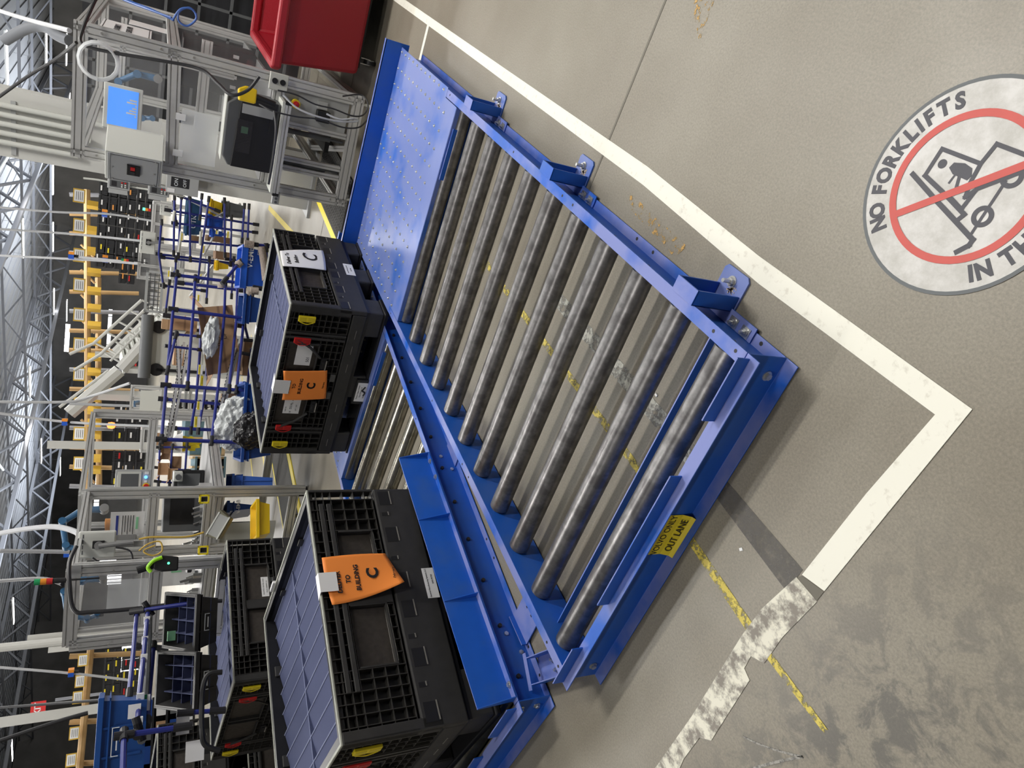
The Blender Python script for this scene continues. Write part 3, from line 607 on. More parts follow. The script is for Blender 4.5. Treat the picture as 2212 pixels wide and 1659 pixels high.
def conform(o, t, ax):
    """press a flat print on to the curved paper it belongs to"""
    tr = sheet_tree[t.name]; d = Vector((0, 1, 0)) if ax == 1 else Vector((1, 0, 0))
    bm = bmesh.new(); bm.from_mesh(o.data); bmesh.ops.triangulate(bm, faces=bm.faces)
    for _ in range(2):
        le = [e for e in bm.edges if e.calc_length() > .012]
        if le: bmesh.ops.subdivide_edges(bm, edges=le, cuts=1); bmesh.ops.triangulate(bm, faces=bm.faces)
    bm.to_mesh(o.data); bm.free()
    for v in o.data.vertices:
        s = v.co.copy(); s[ax] = -1; h = tr.ray_cast(s, d)[0]
        if h: v.co[ax] = h[ax] - .0012
F2 = ((.308, 1.977, .152), -.188); F1 = ((2.949, 1.463, .152), -.046)
op = sheet('delivery_sheet', 'orange delivery sheet hanging on the near container, its lower corner curling out', 'paper', F2, [[(.838, -.006, .692), (.716, -.008, .690), (.595, -.006, .676)], [(.842, -.012, .54), (.73, -.016, .53), (.612, -.016, .515)], [(.838, -.010, .384), (.75, -.025, .36), (.650, -.06, .34)]], ORANGE)
xr, yu = (-1, 0, 0), (0, 0, 1)
# on this face the reader looks along +y, so reading runs along +x of the face as seen from outside
def face_text(t, s, size, x, z, y, m=INK, bold=.001, tilt=0, sx=1): text(s, size, m, t, (x, y, z), (1, 0, tilt), (0, -.06, 1), bold=bold, sx=sx)
del_=0; face_text(op, 'DELIVER', .030, .700, .632, -.0150); face_text(op, 'TO', .030, .712, .588, -.0165); face_text(op, 'BUILDING', .030, .716, .545, -.0185)
face_text(op, 'C', .078, .728, .470, -.0265, bold=.003); face_text(op, 'February', .016, .715, .375, -.042, bold=.0003)
tag(MB().box((.655, -.0195, .640), (.752, -.0185, .722)).add([(.655, -.019, .722), (.752, -.019, .722), (.757, .004, .7215), (.650, .004, .7215), (.640, .03, .7225), (.762, .03, .7225)], [(0, 1, 2, 3), (3, 2, 5, 4)]).build('tape_strip', WHITE), 'white tape folded over the rim of the near container holding the orange sheet', 'tape')
o = bpy.data.objects['tape_strip']; o.location = F2[0]; o.rotation_euler = (0, 0, F2[1])
sticker(bk2, .585, .747, .155, .216, -.001, [('General Manufacturing Systems LLC', .5, .72, .0105), ('NW-P5700', .62, .30, .011)])
wp = sheet('delivery_sheet', 'white delivery sheet with a large black letter hanging on the far container', 'paper', F1, [[(.485, -.004, .655), (.60, -.005, .655), (.709, -.004, .650)], [(.494, -.010, .51), (.62, -.014, .50), (.76, -.012, .495)], [(.505, -.006, .354), (.66, -.014, .340), (.815, -.006, .330)]], WHITE)
face_text(wp, 'Deliver To', .040, .602, .605, -.0105, bold=.0008, sx=.9); face_text(wp, 'Building', .040, .605, .550, -.0135, bold=.0008, sx=.9); face_text(wp, 'C', .150, .655, .440, -.0175, bold=.002)
sticker(bk1, .495, .66, .14, .209, -.001, [('General Manufacturing Systems', .5, .72, .009), ('NW-P5700', .5, .32, .010)])
# near face of the far container: reading runs towards -y of the face
def near_text(t, s, size, y, z, x, m=INK, bold=.001): conform(text(s, size, m, t, (x, y, z), (0, -1, 0), (0, 0, 1), bold=bold), t, 0)
os_ = sheet('delivery_sheet', 'orange delivery sheet hanging flat on the front of the far container', 'paper', F1, [[(-.010, .776, .590), (-.012, .65, .60), (-.010, .524, .622)], [(-.016, .762, .44), (-.018, .63, .45), (-.016, .508, .475)], [(-.012, .744, .292), (-.018, .62, .31), (-.012, .494, .330)]], ORANGE)
near_text(os_, 'DELIVER', .030, .655, .565, -.0155); near_text(os_, 'TO', .030, .645, .530, -.0175); near_text(os_, 'BUILDING', .030, .643, .488, -.0205)
near_text(os_, 'C', .078, .632, .415, -.0215, bold=.003); near_text(os_, 'February', .016, .62, .335, -.0205, bold=.0003)
tp = MB().box((-.020, .597, .56), (-.0190, .712, .665)).add([(-.0195, .597, .665), (-.0195, .712, .665), (.01, .712, .664), (.01, .597, .664), (.05, .72, .6635), (.05, .59, .6635)], [(0, 1, 2, 3), (3, 2, 4, 5)]).build('tape_strip', WHITE); tp.location = F1[0]; tp.rotation_euler = (0, 0, F1[1])
tag(tp, 'white tape folded over the rim of the far container above its orange sheet', 'tape')
def near_sticker(parent, y0, y1, z0, z1, x, lines, name='label', m=WHITE, tilt=0):
    MB().box((x - .0006, y0, z0), (x, y1, z1)).build(name, m, parent)
    for tx, fy, fz, sz in lines: text(tx, sz, INK, parent, (x - .001, y1 + (y0 - y1) * fy, z0 + (z1 - z0) * fz), (0, -1, 0), (0, 0, 1))
near_sticker(bk1, .322, .488, .450, .556, .021, [('501', .30, .20, .030)], 'card')
near_sticker(bk1, .785, .92, .450, .562, .021, [('14   D51A', .35, .55, .022), ('PART NO', .3, .85, .010), ('QTY   LOT', .4, .22, .012), ('22   44', .8, .5, .014)], 'part_form')
near_sticker(bk1, .585, .755, .012, .088, -.012, [('Faience Upper Center', .5, .82, .014), ('Pack Density 14', .5, .55, .014), ('501', .25, .2, .014)])
MB().box((-.0115, .56, .0), (.02, .78, .10)).build('label_plate', BLK, bk1)
MB().tube([(-.0135, .62, .03), (-.0135, .655, .045), (-.0135, .67, .025), (-.0135, .70, .03)], .006, 5).build('torn_patch', INK, bk1)
for (lx, ly, lz, nm) in ((.0, 0, 0, 'a'),): pass
t4 = MB().box((1.19, .86, .655), (1.24, .93, .662)).build('tape_strip', WHITE)
t4.data.transform(Matrix.Translation((-.17, 0, 0))); t4.location = F1[0]; t4.rotation_euler = (0, 0, F1[1]); tag(t4, 'small white tape flag on the far rim of the far container', 'tape')
t5 = MB().box((1.225, .88, .70), (1.24, .98, .735)).build('tape_strip', WHITE); t5.location = F2[0]; t5.rotation_euler = (0, 0, F2[1]); tag(t5, 'small white tape flag on the far rim of the near container', 'tape')
# ------------------------------------------------------------------ shell of the hall
def struct(o): o['kind'] = 'structure'; return o
WALLM = mat('far_wall_panel', (.22, .21, .20), .8, 0, .4, .6); 
struct(MB().box((75, -16, 0), (75.3, 75, 9.4)).build('wall_far', WALLM)); struct(MB().box((-8, 75, 0), (75, 75.3, 9.4)).build('wall_left', WALLM))
struct(MB().box((-8.3, -16, 0), (-8, 75, 9.4)).build('wall_back', WALLM)); struct(MB().box((-8, -16.3, 0), (75, -16, 9.4)).build('wall_right', WALLM))
dk = MB()
for i in range(0, 92): dk.box((-8, -16 + i, 9.2), (75, -16 + i + .55, 9.26))
dk.box((-8, -16, 9.26), (75, 75, 9.3)); struct(dk.build('ceiling', DECK))
# roof joists: two chords and zig-zag web each
def truss(p, q, zl=7.9, zh=9.0, n=14, r=.07, name='roof_truss'):
    p, q = Vector(p), Vector(q); b = MB()
    for z in (zl, zh): b.prism([(-r, -r), (r, -r), (r, r), (-r, r)], (p.x, p.y, z), (q.x, q.y, z))
    for i in range(n):
        a, c_ = p.lerp(q, i / n), p.lerp(q, (i + .5) / n); e = p.lerp(q, (i + 1) / n); s = r * .6
        for u, v in (((a.x, a.y, zl), (c_.x, c_.y, zh)), ((c_.x, c_.y, zh), (e.x, e.y, zl))): b.prism([(-s, -s), (s, -s), (s, s), (-s, s)], u, v)
    return struct(b.build(name, STRUC))
for x in (12, 23, 34, 46, 60): truss((x, -16, 0), (x, 75, 0), n=24)
for y in (4, 18, 34, 52): truss((-8, y, 0), (75, y, 0), zl=7.3, zh=9.0, n=20, r=.11, name='roof_girder')
for n, (a, b_) in enumerate((((14, 5, 7.4), (34, 30, 7.4)), ((20, 2, 7.7), (26, 40, 7.7)), ((11, 12, 7.2), (45, 14, 7.2)))):
    struct(MB().cyl(a, b_, .06, 8).build('trim_%d' % (n + 1), LGREY))
# strip lights
ORD = ['first', 'second', 'third', 'fourth', 'fifth', 'sixth', 'seventh', 'eighth', 'ninth', 'tenth', 'eleventh', 'twelfth', 'thirteenth', 'fourteenth', 'fifteenth', 'sixteenth', 'seventeenth', 'eighteenth', 'nineteenth', 'twentieth', 'twenty-first', 'twenty-second']
def strip(x, y, z=7.5, L=2.4, w_=.34, rz=0., lab='linear high bay light over the conveyors, outside the picture'):
    t = thing('strip_light', lab, 'light', (x, y, z), rz, 'strip lights under the roof')
    MB().box((-w_ / 2, -L / 2, .0), (w_ / 2, L / 2, .07)).build('housing', WPNT, t); MB().box((-w_ / 2 + .03, -L / 2 + .03, -.03), (w_ / 2 - .03, L / 2 - .03, -.001)).build('lens', LAMP, t)
    MB().cyl((0, -L * .4, .07), (0, -L * .4, 1.74), .008, 6).cyl((0, L * .4, .07), (0, L * .4, 1.74), .008, 6).build('hanger', STRUC, t)
FX = [(39.5, 9.8), (53.7, 12.1), (66, 15), (43.1, 20.5), (57.5, 22.3), (57.6, 27), (58.2, 33), (44.8, 31.7), (64.3, 56), (26, 36), (36, 44), (33.5, 56), (22, 40), (50, 42), (69, 40), (69, 20)]
FX.sort(key=lambda p: math.atan2(p[1] - CAM.y, p[0] - CAM.x))
for n, (x, y) in enumerate(FX): strip(x, y, 7.5, lab='bright linear high bay light under the roof, %s from the right' % ORD[n])
for x, y in [(4.4, -1.35), (-4.2, 3.0), (3.4, 6.5), (.6, -4.4), (9.5, -1), (9, 6), (5, 12)]: strip(x, y, 7.46, 2.5, .4, lab='high bay light at %.1f m along and %.1f m across from the near conveyor corner, outside the picture' % (x, y) if False else {4.4: 'high bay light above the right aisle by the steel rollers, outside the picture', -4.2: 'high bay light behind the photographer on the left, outside the picture', 3.4: 'high bay light above the third container, outside the picture', .6: 'high bay light above the round floor sign aisle, outside the picture', 9.5: 'high bay light above the wire cage at the right, outside the picture', 9: 'high bay light above the front flow rack, outside the picture', 5: 'high bay light above the left pipe rack, outside the picture'}[x])

# ------------------------------------------------------------------ far-scene helpers
def fit_(x0, x1, y0, y1, d, tw=0.):
    """base centre, turn, width and height of something that fills this patch of the view at distance d"""
    xm, ym = (x0 + x1) / 2, (y0 + y1) / 2; c_ = pt(xm, ym, d); zt, zb = pt(x0, ym, d).z, pt(x1, ym, d).z
    a, b = pt(xm, y0, d), pt(xm, y1, d); w_ = math.hypot(a.x - b.x, a.y - b.y)
    return (c_.x, c_.y, zb), math.atan2(c_.y - CAM.y, c_.x - CAM.x) + tw, w_, zt - zb
def part(parent, name, m, *boxes, bev=0, **k):
    b = MB()
    for a, c_ in boxes: b.box(a, c_)
    return b.build(name, m, parent, bev=bev, **k)
def rel(parent, p):
    return Matrix.Rotation(-parent.rotation_euler.z, 3, 'Z') @ (Vector(p) - parent.location)
def pipe(parent, name, m, ends, r, joints=None, n=8):
    """straight or bent pipe through (x, y, d) stations"""
    P = [rel(parent, pt(*e)) for e in ends]; o = MB().tube(P, r, n, False).build(name, m, parent, smooth=True)
    if joints:
        for q in (P[0], P[-1]):
            d = (P[-1] - P[0]).normalized(); MB().cyl(q - d * .045, q + d * .045, r * 1.45, 10).build('joint', joints, parent)
    return o
def cable(name, label, pts, r, m, group=None, cat='cable'):
    P = [pt(*p) if len(p) == 3 else Vector(p[:3]) for p in pts]
    return tag(MB().tube(P, r, 8).build(name, m, smooth=True), label, cat, group)
def tote(label, patch, dep, m, tw=0., name='plastic_tote', taper=.03, ribs=3, mark=None, cat='tote', open_=True, tilt=0., group=None, divs=0, lip=.028):
    """open plastic tote: four tapered walls, floor, rolled rim, outside ribs"""
    loc, rz, w_, h = patch if isinstance(patch, tuple) and len(patch) == 4 and isinstance(patch[0], tuple) else fit_(*patch, tw)
    t = thing(name, label, cat, loc, rz, group)
    if tilt: t.rotation_euler = (0, tilt, rz)
    T = .008; b = MB(); x0, x1, y0, y1 = 0, dep, -w_ / 2, w_ / 2; tp = taper
    def quad(o, i):
        n = 4; b.add(o + i, [(0, 1, 5, 4), (1, 2, 6, 5), (2, 3, 7, 6), (3, 0, 4, 7)])
    bo = [(x0 + tp, y0 + tp, 0), (x1 - tp, y0 + tp, 0), (x1 - tp, y1 - tp, 0), (x0 + tp, y1 - tp, 0)]; to = [(x0, y0, h), (x1, y0, h), (x1, y1, h), (x0, y1, h)]
    bi = [(x0 + tp + T, y0 + tp + T, .01), (x1 - tp - T, y0 + tp + T, .01), (x1 - tp - T, y1 - tp - T, .01), (x0 + tp + T, y1 - tp - T, .01)]; ti = [(x0 + T, y0 + T, h), (x1 - T, y0 + T, h), (x1 - T, y1 - T, h), (x0 + T, y1 - T, h)]
    quad(bo, to); quad(bi, ti); b.add(to + ti, [(0, 1, 5, 4), (1, 2, 6, 5), (2, 3, 7, 6), (3, 0, 4, 7)]); b.add(bo, [(0, 1, 2, 3)]); b.add(bi, [(0, 1, 2, 3)])
    b.build('shell', m, t)
    part(t, 'rim', m, ((x0 - .014, y0 - .014, h - lip), (x0, y1 + .014, h)), ((x1, y0 - .014, h - lip), (x1 + .014, y1 + .014, h)), ((x0, y0 - .014, h - lip), (x1, y0, h)), ((x0, y1, h - lip), (x1, y1 + .014, h)), bev=.003)
    part(t, 'band', m, ((x0 - .008, y0 - .008, h * .74), (x1 + .008, y0 + .01, h * .77)), ((x0 - .008, y1 - .01, h * .74), (x1 + .008, y1 + .008, h * .77)), ((x0 - .008, y0 - .008, h * .74), (x0 + .01, y1 + .008, h * .77)))
    for i in range(ribs):
        y = y0 + (y1 - y0) * (i + 1) / (ribs + 1)
        MB().add([(x0 - .010, y - .006, h * .97), (x0 - .010, y + .006, h * .97), (x0 + tp - .012, y + .006, .02), (x0 + tp - .012, y - .006, .02), (x0 + .004, y - .006, h * .97), (x0 + .004, y + .006, h * .97), (x0 + tp + .002, y + .006, .02), (x0 + tp + .002, y - .006, .02)],
                 [(0, 1, 2, 3), (4, 5, 6, 7), (0, 3, 7, 4), (1, 2, 6, 5), (0, 1, 5, 4), (3, 2, 6, 7)]).build('rib', m, t)
    if divs:
        for i in range(1, divs): part(t, 'divider', FABR, ((x0 + dep * i / divs - .003, y0 + .02, h * .35), (x0 + dep * i / divs + .003, y1 - .02, h - .05)))
        for i in range(1, 4): y = y0 + (y1 - y0) * i / 4; part(t, 'cross_divider', FABR, ((x0 + .02, y - .003, h * .35), (x1 - .02, y + .003, h - .045)))
        part(t, 'liner', FABR, ((x0 + .02, y0 + .02, h * .3), (x1 - .02, y1 - .02, h * .34)))
    if mark:
        for s, fy, fz, sz in mark: text(s, sz, WINK, t, (x0 - .011 + tp * (1 - fz), y1 + (y0 - y1) * fy, h * fz), (0, -1, 0), (tp / h, 0, 1), bold=.0006)
    return t
def frame_mark(t, w_, h, fz=.45, s=.09, x=.0):
    return part(t, 'moulded_mark', WINK, ((x - .002, -s, h * fz + .035), (x, s, h * fz + .039)), ((x - .002, -s, h * fz + .005), (x, -s + .004, h * fz + .035)), ((x - .002, s - .004, h * fz + .005), (x, s, h * fz + .035)), ((x - .002, -s * .6, h * fz + .012), (x, s * .6, h * fz + .018)))
def carton(label, patch, dep, m=None, tw=0., flaps=True, tilt=(0, 0), marks=None, name='cardboard_box', group=None, cat='box', tape=True):
    loc, rz, w_, h = fit_(*patch, tw); m = m or CARD; t = thing(name, label, cat, loc, rz, group); t.rotation_euler = (tilt[0], tilt[1], rz)
    T = .005; y0, y1 = -w_ / 2, w_ / 2
    part(t, 'box_wall', m, ((0, y0, 0), (T, y1, h))); part(t, 'box_wall', m, ((dep - T, y0, 0), (dep, y1, h))); part(t, 'box_wall', m, ((T, y0, 0), (dep - T, y0 + T, h))); part(t, 'box_wall', m, ((T, y1 - T, 0), (dep - T, y1, h))); part(t, 'bottom', m, ((T, y0 + T, 0), (dep - T, y1 - T, T)))
    if flaps:
        f = min(dep, w_) * .42
        for s, (yy) in ((-1, y0), (1, y1)): MB().add([(0, yy, h), (dep, yy, h), (dep, yy + s * f * .75, h + f * .5), (0, yy + s * f * .75, h + f * .5), (0, yy, h - T), (dep, yy, h - T), (dep, yy + s * f * .75, h + f * .5 - T), (0, yy + s * f * .75, h + f * .5 - T)], [(0, 1, 2, 3), (4, 5, 6, 7), (2, 3, 7, 6), (0, 3, 7, 4), (1, 2, 6, 5)]).build('flap', m, t)
        MB().add([(0, y0, h), (0, y1, h), (-f * .6, y1, h + f * .35), (-f * .6, y0, h + f * .35), (0, y0, h - T), (0, y1, h - T), (-f * .6, y1, h + f * .35 - T), (-f * .6, y0, h + f * .35 - T)], [(0, 1, 2, 3), (4, 5, 6, 7), (2, 3, 7, 6), (0, 3, 7, 4), (1, 2, 6, 5)]).build('flap', m, t)
    else: part(t, 'lid', m, ((0, y0, h - T), (dep, y1, h)))
    if tape: part(t, 'tape', CARDD, ((-.0006, y0, h * .46), (0, y1, h * .54)))
    if marks:
        for s, fy, fz, sz in marks: text(s, sz, INK, t, (-.0008, y1 + (y0 - y1) * fy, h * fz), (0, -1, 0), (0, 0, 1))
    return t

# ------------------------------------------------------------------ right: sub-assembly station in clear panels
st = thing('assembly_station', 'tall aluminium frame station in clear panels at the right, printer on its shelf', 'workstation', (5.02, .55, 0), math.radians(4.6))
W1, H1, D1 = .87, 2.17, 2.6
for x in (0, D1):
    for y in (0, W1): alu(st, (x + .0225, y + .0225, .16), (x + .0225, y + .0225, H1 - .09), .045, .09, (0, 1, 0), 'post')
    alu(st, (x + .0225, -.02, H1 - .045), (x + .0225, W1 + .065, H1 - .045), .045, .09, name='top_rail')
    alu(st, (x + .0225, -.02, .13), (x + .0225, W1 + .065, .13), .045, .09, name='bottom_rail')
for y in (.0, W1): alu(st, (0, y + .0225, H1 - .045), (D1, y + .0225, H1 - .045), .045, .09, name='side_rail'); alu(st, (0, y + .0225, .13), (D1, y + .0225, .13), .045, .09, name='side_rail')
alu(st, (.0225, 0, 1.53), (.0225, W1, 1.49), .045, .09, name='middle_rail'); alu(st, (.0225, .045, .77), (.0225, W1, .77), .045, .09, name='table_rail'); alu(st, (0, .0225, 1.53), (D1, .0225, 1.53), .045, .09, name='middle_rail')
for y in (.34, .62, .70): alu(st, (.03, y, .18), (.03, y, .73), .045, .045, (0, 1, 0), 'lower_post')
alu(st, (1.2, 0, 1.9), (1.2, W1, 1.9), .045, .045, name='inner_rail'); alu(st, (1.2, .25, 1.0), (1.2, .25, H1 - .1), .045, .045, (0, 1, 0), 'inner_post'); alu(st, (1.2, 0, 1.25), (1.2, W1, 1.25), .045, .09, name='inner_rail')
part(st, 'clear_panel', PC, ((.018, .05, 1.58), (.023, W1 - .0, H1 - .09))); part(st, 'clear_panel', PC, ((.018, .05, .83), (.023, W1, 1.47)))
part(st, 'clear_panel', PC, ((.05, .018, 1.58), (D1, .023, H1 - .09))); part(st, 'clear_panel', PC, ((.05, .018, .30), (D1, .023, 1.47)))
part(st, 'shelf', LGREY, ((-.24, .14, .745), (.02, W1 - .0, .765))); 
alu(st, (-.22, .16, .72), (-.22, W1 + .0, .72), .045, .045, name='shelf_rail')
for y in (.145, W1 + .005): part(st, 'end_cap', BLACK, ((-.245, y - .01, .695), (-.195, y + .012, .745)))
part(st, 'lower_panel', GREY, ((.02, .06, .20), (.03, .33, .72)), label='grey sheet panel with a red switch')
part(st, 'table_top', ALUD, ((.05, .05, .80), (D1, W1, .82)))
MB().cyl((-.012, .17, .63), (.02, .17, .63), .036, 20).build('switch_plate', YEL, st); MB().cyl((-.035, .17, .63), (-.012, .17, .63), .024, 20).cb((-.04, .17, .63), (.012, .05, .016), 0, .5).build('red_switch', REDC, st)
part(st, 'outlet_box', BLK, ((-.04, .17, .35), (.02, .26, .46)), bev=.006); part(st, 'outlet_box', GREY, ((-.03, .10, .38), (.02, .16, .46)), bev=.005)
for y0 in (.015, W1 - .03): MB().cyl((.02, y0 + .03, .02), (.02, y0 + .03, .085), .012, 10).cyl((.02, y0 + .03, 0), (.02, y0 + .03, .022), .045, 16, .03).build('levelling_foot', LGREY, st)
for y in (.40, .66):
    MB().cyl((.06, y, .30), (.06, y, .74), .022, 14).cyl((.06, y, .19), (.06, y, .30), .011, 10).build('gas_strut', DGREY, st, smooth=True)
for y in (.0225, W1 + .0225):
    for z in (.22, .70, .86, 1.4, 1.62, 2.0): MB().cyl((-.004, y, z), (0, y, z), .009, 10).build('screw', ZINC, st)
alu(st, (.1, .45, .12), (1.6, .80, .12), .045, .045, name='floor_rail')
# conveyor chute seen through the open base
part(st, 'chute', BLACK, ((.5, .38, .20), (1.9, .60, .24)))
pr = thing('label_printer', 'black label printer with a grey side window on the station shelf', 'printer', (4.80, .71, .767), math.radians(4.6))
MB().prism([(-.27, 0), (.27, 0), (.27, .30), (.20, .385), (-.20, .385), (-.27, .34)], (0, .27, 0), (.30, .27, 0)).build('body', DGREY, pr, bev=.01)
MB().prism([(-.272, .02), (.272, .02), (.272, .29), (-.272, .32)], (-.012, .27, 0), (0, .27, 0)).build('front_cover', BLK, pr, bev=.006)
part(pr, 'side_window', SMOKE, ((-.016, .17, .19), (-.012, .42, .30))); part(pr, 'media_roll', GREEN, ((-.014, .22, .22), (-.0125, .27, .27))); part(pr, 'lid', LGREY, ((.02, .02, .386), (.28, .52, .392))); part(pr, 'control_strip', GREY, ((-.016, .05, .05), (-.012, .12, .28)))
part(pr, 'label_slot', BLACK, ((-.02, .12, .03), (-.011, .24, .07)))
bx_ = thing('control_box', 'light grey enclosure with a red and black rocker switch on the station post', 'enclosure', (4.84, 1.46, 1.555), math.radians(-29))
part(bx_, 'housing', LGREY, ((0, -.155, 0), (.27, .155, .385)), bev=.006); part(bx_, 'front_plate', GREY, ((-.006, -.145, .015), (0, .145, .37)), bev=.004)
part(bx_, 'switch_bezel', BLK, ((-.018, -.06, .15), (-.006, .05, .24)), bev=.003); part(bx_, 'rocker', REDC, ((-.024, -.045, .185), (-.018, -.012, .215))); part(bx_, 'rocker', INK, ((-.024, .0, .185), (-.018, .035, .215)))
for y in (-.13, 0, .13):
    for z in (.05, .335): MB().cyl((-.010, y, z), (-.006, y, z), .007, 10).build('screw', ZINC, bx_)
MB().tube([(-.0065, -.12, .03), (-.0065, -.135, .06), (-.0065, -.135, .32), (-.0065, -.12, .35), (-.0065, .12, .35), (-.0065, .135, .32), (-.0065, .135, .06), (-.0065, .12, .03), (-.0065, -.12, .03)], .003, 4).build('gasket_line', DGREY, bx_)
mo = thing('touch_monitor', 'monitor with a bright blue screen inside the right station', 'monitor', (5.35, 1.18, 1.72), math.radians(12))
part(mo, 'bezel', LGREY, ((0, -.19, 0), (.04, .15, .27)), bev=.006); part(mo, 'screen', SCREEN, ((-.003, -.165, .03), (.0, .12, .24)))
for i in range(7): part(mo, 'screen_print', WINK, ((-.0035, .02 - i * .02, .04), (-.003, .032 - i * .02, .05 + .02 * ((i * 3) % 4))))
MB().cyl((.04, 0, .13), (.30, 0, .13), .02, 10).build('monitor_arm', ALUD, mo)
def robot(label, loc, rz, s=1.):
    t = thing('robot_arm', label, 'robot', loc, rz); J = [(0, 0, .0), (0, 0, .16), (.02, .10, .30), (.06, .30, .26), (.04, .36, .10), (.0, .34, .02)]; J = [tuple(v * s for v in p) for p in J]
    for i in range(len(J) - 1): MB().cyl(J[i], J[i + 1], .030 * s * (1 - .08 * i), 14, .026 * s * (1 - .08 * i)).build('arm_link', ROBB, t, smooth=True)
    for i, p in enumerate(J): MB().cyl((p[0] - .045 * s, p[1], p[2]), (p[0] + .045 * s, p[1], p[2]), (.042 * s * (1 - .07 * i)) * .85, 16).build('arm_joint', ROBB if i else ALUD, t, smooth=True)
    MB().cyl(J[-1], (J[-1][0], J[-1][1], J[-1][2] - .05 * s), .02 * s, 10).build('gripper', BLACK, t); return t
robot('small blue robot arm behind the clear panel of the right station', (6.10, 1.05, 1.62), .2, 1.0)
rs = thing('paper_sign', 'white framed sign with two lines of capitals on the right station side panel', 'sign', (5.06, .567, 0), math.radians(4.6))
part(rs, 'board', WHITE, ((.06, -.004, 1.69), (.80, -.001, 2.03))); part(rs, 'frame_line', INK, ((.07, -.005, 2.012), (.79, -.004, 2.016)), ((.07, -.005, 1.704), (.79, -.004, 1.708)))
text('SUB ASSEMBLY 3', .055, INK, rs, (.43, -.006, 1.92), (1, 0, 0), (0, 0, 1), bold=.001); text('INV CENTER UPPER', .055, INK, rs, (.43, -.006, 1.84), (1, 0, 0), (0, 0, 1), bold=.001)
r2 = thing('paper_sign', 'plain white sheet behind the framed sign on the right station side panel', 'sign', (5.06, .567, 0), math.radians(4.6)); part(r2, 'board', WHITE, ((.92, -.004, 1.58), (1.25, -.001, 1.86)))
ps = thing('paper_sheet', 'white sheet of paper stuck on the frosted panel above the printer', 'sheet', (5.0, .55, 0), math.radians(4.6)); part(ps, 'paper', WHITE, ((.0, .43, 1.19), (.004, .70, 1.36)))
pf = thing('frosted_panel', 'frosted hinged panel with white tabs above the printer', 'panel', (4.995, .55, 0), math.radians(4.6)); part(pf, 'sheet', FILM, ((0, .40, 1.18), (.004, .80, 1.45))); 
for y in (.44, .72): part(pf, 'hinge_tab', WHITE, ((-.004, y, 1.42), (.0, y + .05, 1.49)))
jn = thing('junction_box', 'white power junction box with black plugs on the station leg', 'electrical box', (4.985, .575, .72), math.radians(4.6))
part(jn, 'housing', LGREY, ((-.03, -.06, 0), (.0, .07, .14)), bev=.005)
for z in (.04, .10): MB().cyl((-.036, .0, z), (-.03, .0, z), .022, 14).build('socket', BLACK, jn)
f4 = thing('foot_switch_box', 'grey three-button box hanging under the station shelf', 'electrical box', (4.78, 1.46, .70), math.radians(4.6)); part(f4, 'housing', GREY, ((0, -.05, -.03), (.04, .05, .03)), bev=.004)
for y in (-.03, 0, .03): MB().cyl((-.006, y, 0), (0, y, 0), .011, 12).build('button', DGREY, f4)
yd = thing('barcode_scanner', 'yellow handheld scanner hanging beside the printer', 'scanner', tuple(pt(535, 205, 5.9)), .3)
MB().prism([(-.05, -.06), (.05, -.06), (.06, .02), (.03, .07), (-.05, .06)], (-.03, 0, 0), (.04, 0, 0)).build('scanner_head', YELB, yd, bev=.01); MB().cyl((.0, 0, -.05), (.02, .02, -.20), .022, 12).build('handle', BLACK, yd)
# cables of the right station
cable('power_cable', 'thick black cable running down the right station frame', [(215, -20, 6.3), (180, 60, 6.1), (178, 95, 6.05), (235, 112, 6.0), (330, 128, 5.95), (430, 148, 5.9), (470, 180, 5.8), (500, 205, 5.7), (535, 195, 5.7), (560, 165, 5.7)], .012, CABLE)
cable('power_cable', 'thin black cable from the roof to the top of the right station', [(-10, 215, 6.9), (60, 165, 6.7), (120, 128, 6.5), (165, 92, 6.2)], .012, CABLE)
for n, off in enumerate((0, 3, 6)):
    cable('air_hose', '%s blue hose of the bundle running behind the side panel' % ('upper', 'middle', 'lower')[n], [(235 + off, -15, 6.9), (280 + off, 5, 6.8), (320 + off, 20, 6.7), (370 + off, 38 + off, 6.6)], .008, CABLEB, 'blue hoses behind the side panel', 'hose')
cable('coiled_hose', 'blue coiled hose loop at the top of the side panel', [(372, 45, 6.6), (390, 20, 6.6), (415, 20, 6.6), (424, 40, 6.6), (405, 56, 6.6), (386, 45, 6.6), (388, 24, 6.6), (410, 17, 6.6), (425, 32, 6.6)], .008, CABLEB, cat='hose')
cable('power_cable', 'black cable looping over the lower grey panel', [(600, 195, 5.72), (640, 205, 5.70), (680, 225, 5.7), (720, 235, 5.7), (760, 250, 5.7), (785, 248, 5.72), (795, 225, 5.75), (780, 205, 5.8), (740, 208, 5.8)], .006, CABLE)
cable('power_cable', 'black cable drooping from the printer to the outlet', [(560, 225, 5.7), (590, 240, 5.65), (640, 252, 5.65), (690, 258, 5.65), (740, 275, 5.65), (775, 275, 5.65), (795, 258, 5.7)], .006, CABLE)
cable('power_cable', 'grey flex looped beside the lower panel', [(612, 205, 5.7), (640, 232, 5.68), (680, 250, 5.66), (730, 262, 5.66), (772, 262, 5.66), (765, 256, 5.66), (735, 258, 5.66), (705, 246, 5.68)], .007, CABLEW)
cable('power_cable', 'black cable hanging from the shelf front', [(592, 240, 5.4), (596, 280, 5.35), (590, 340, 5.35), (580, 398, 5.4)], .008, CABLE)

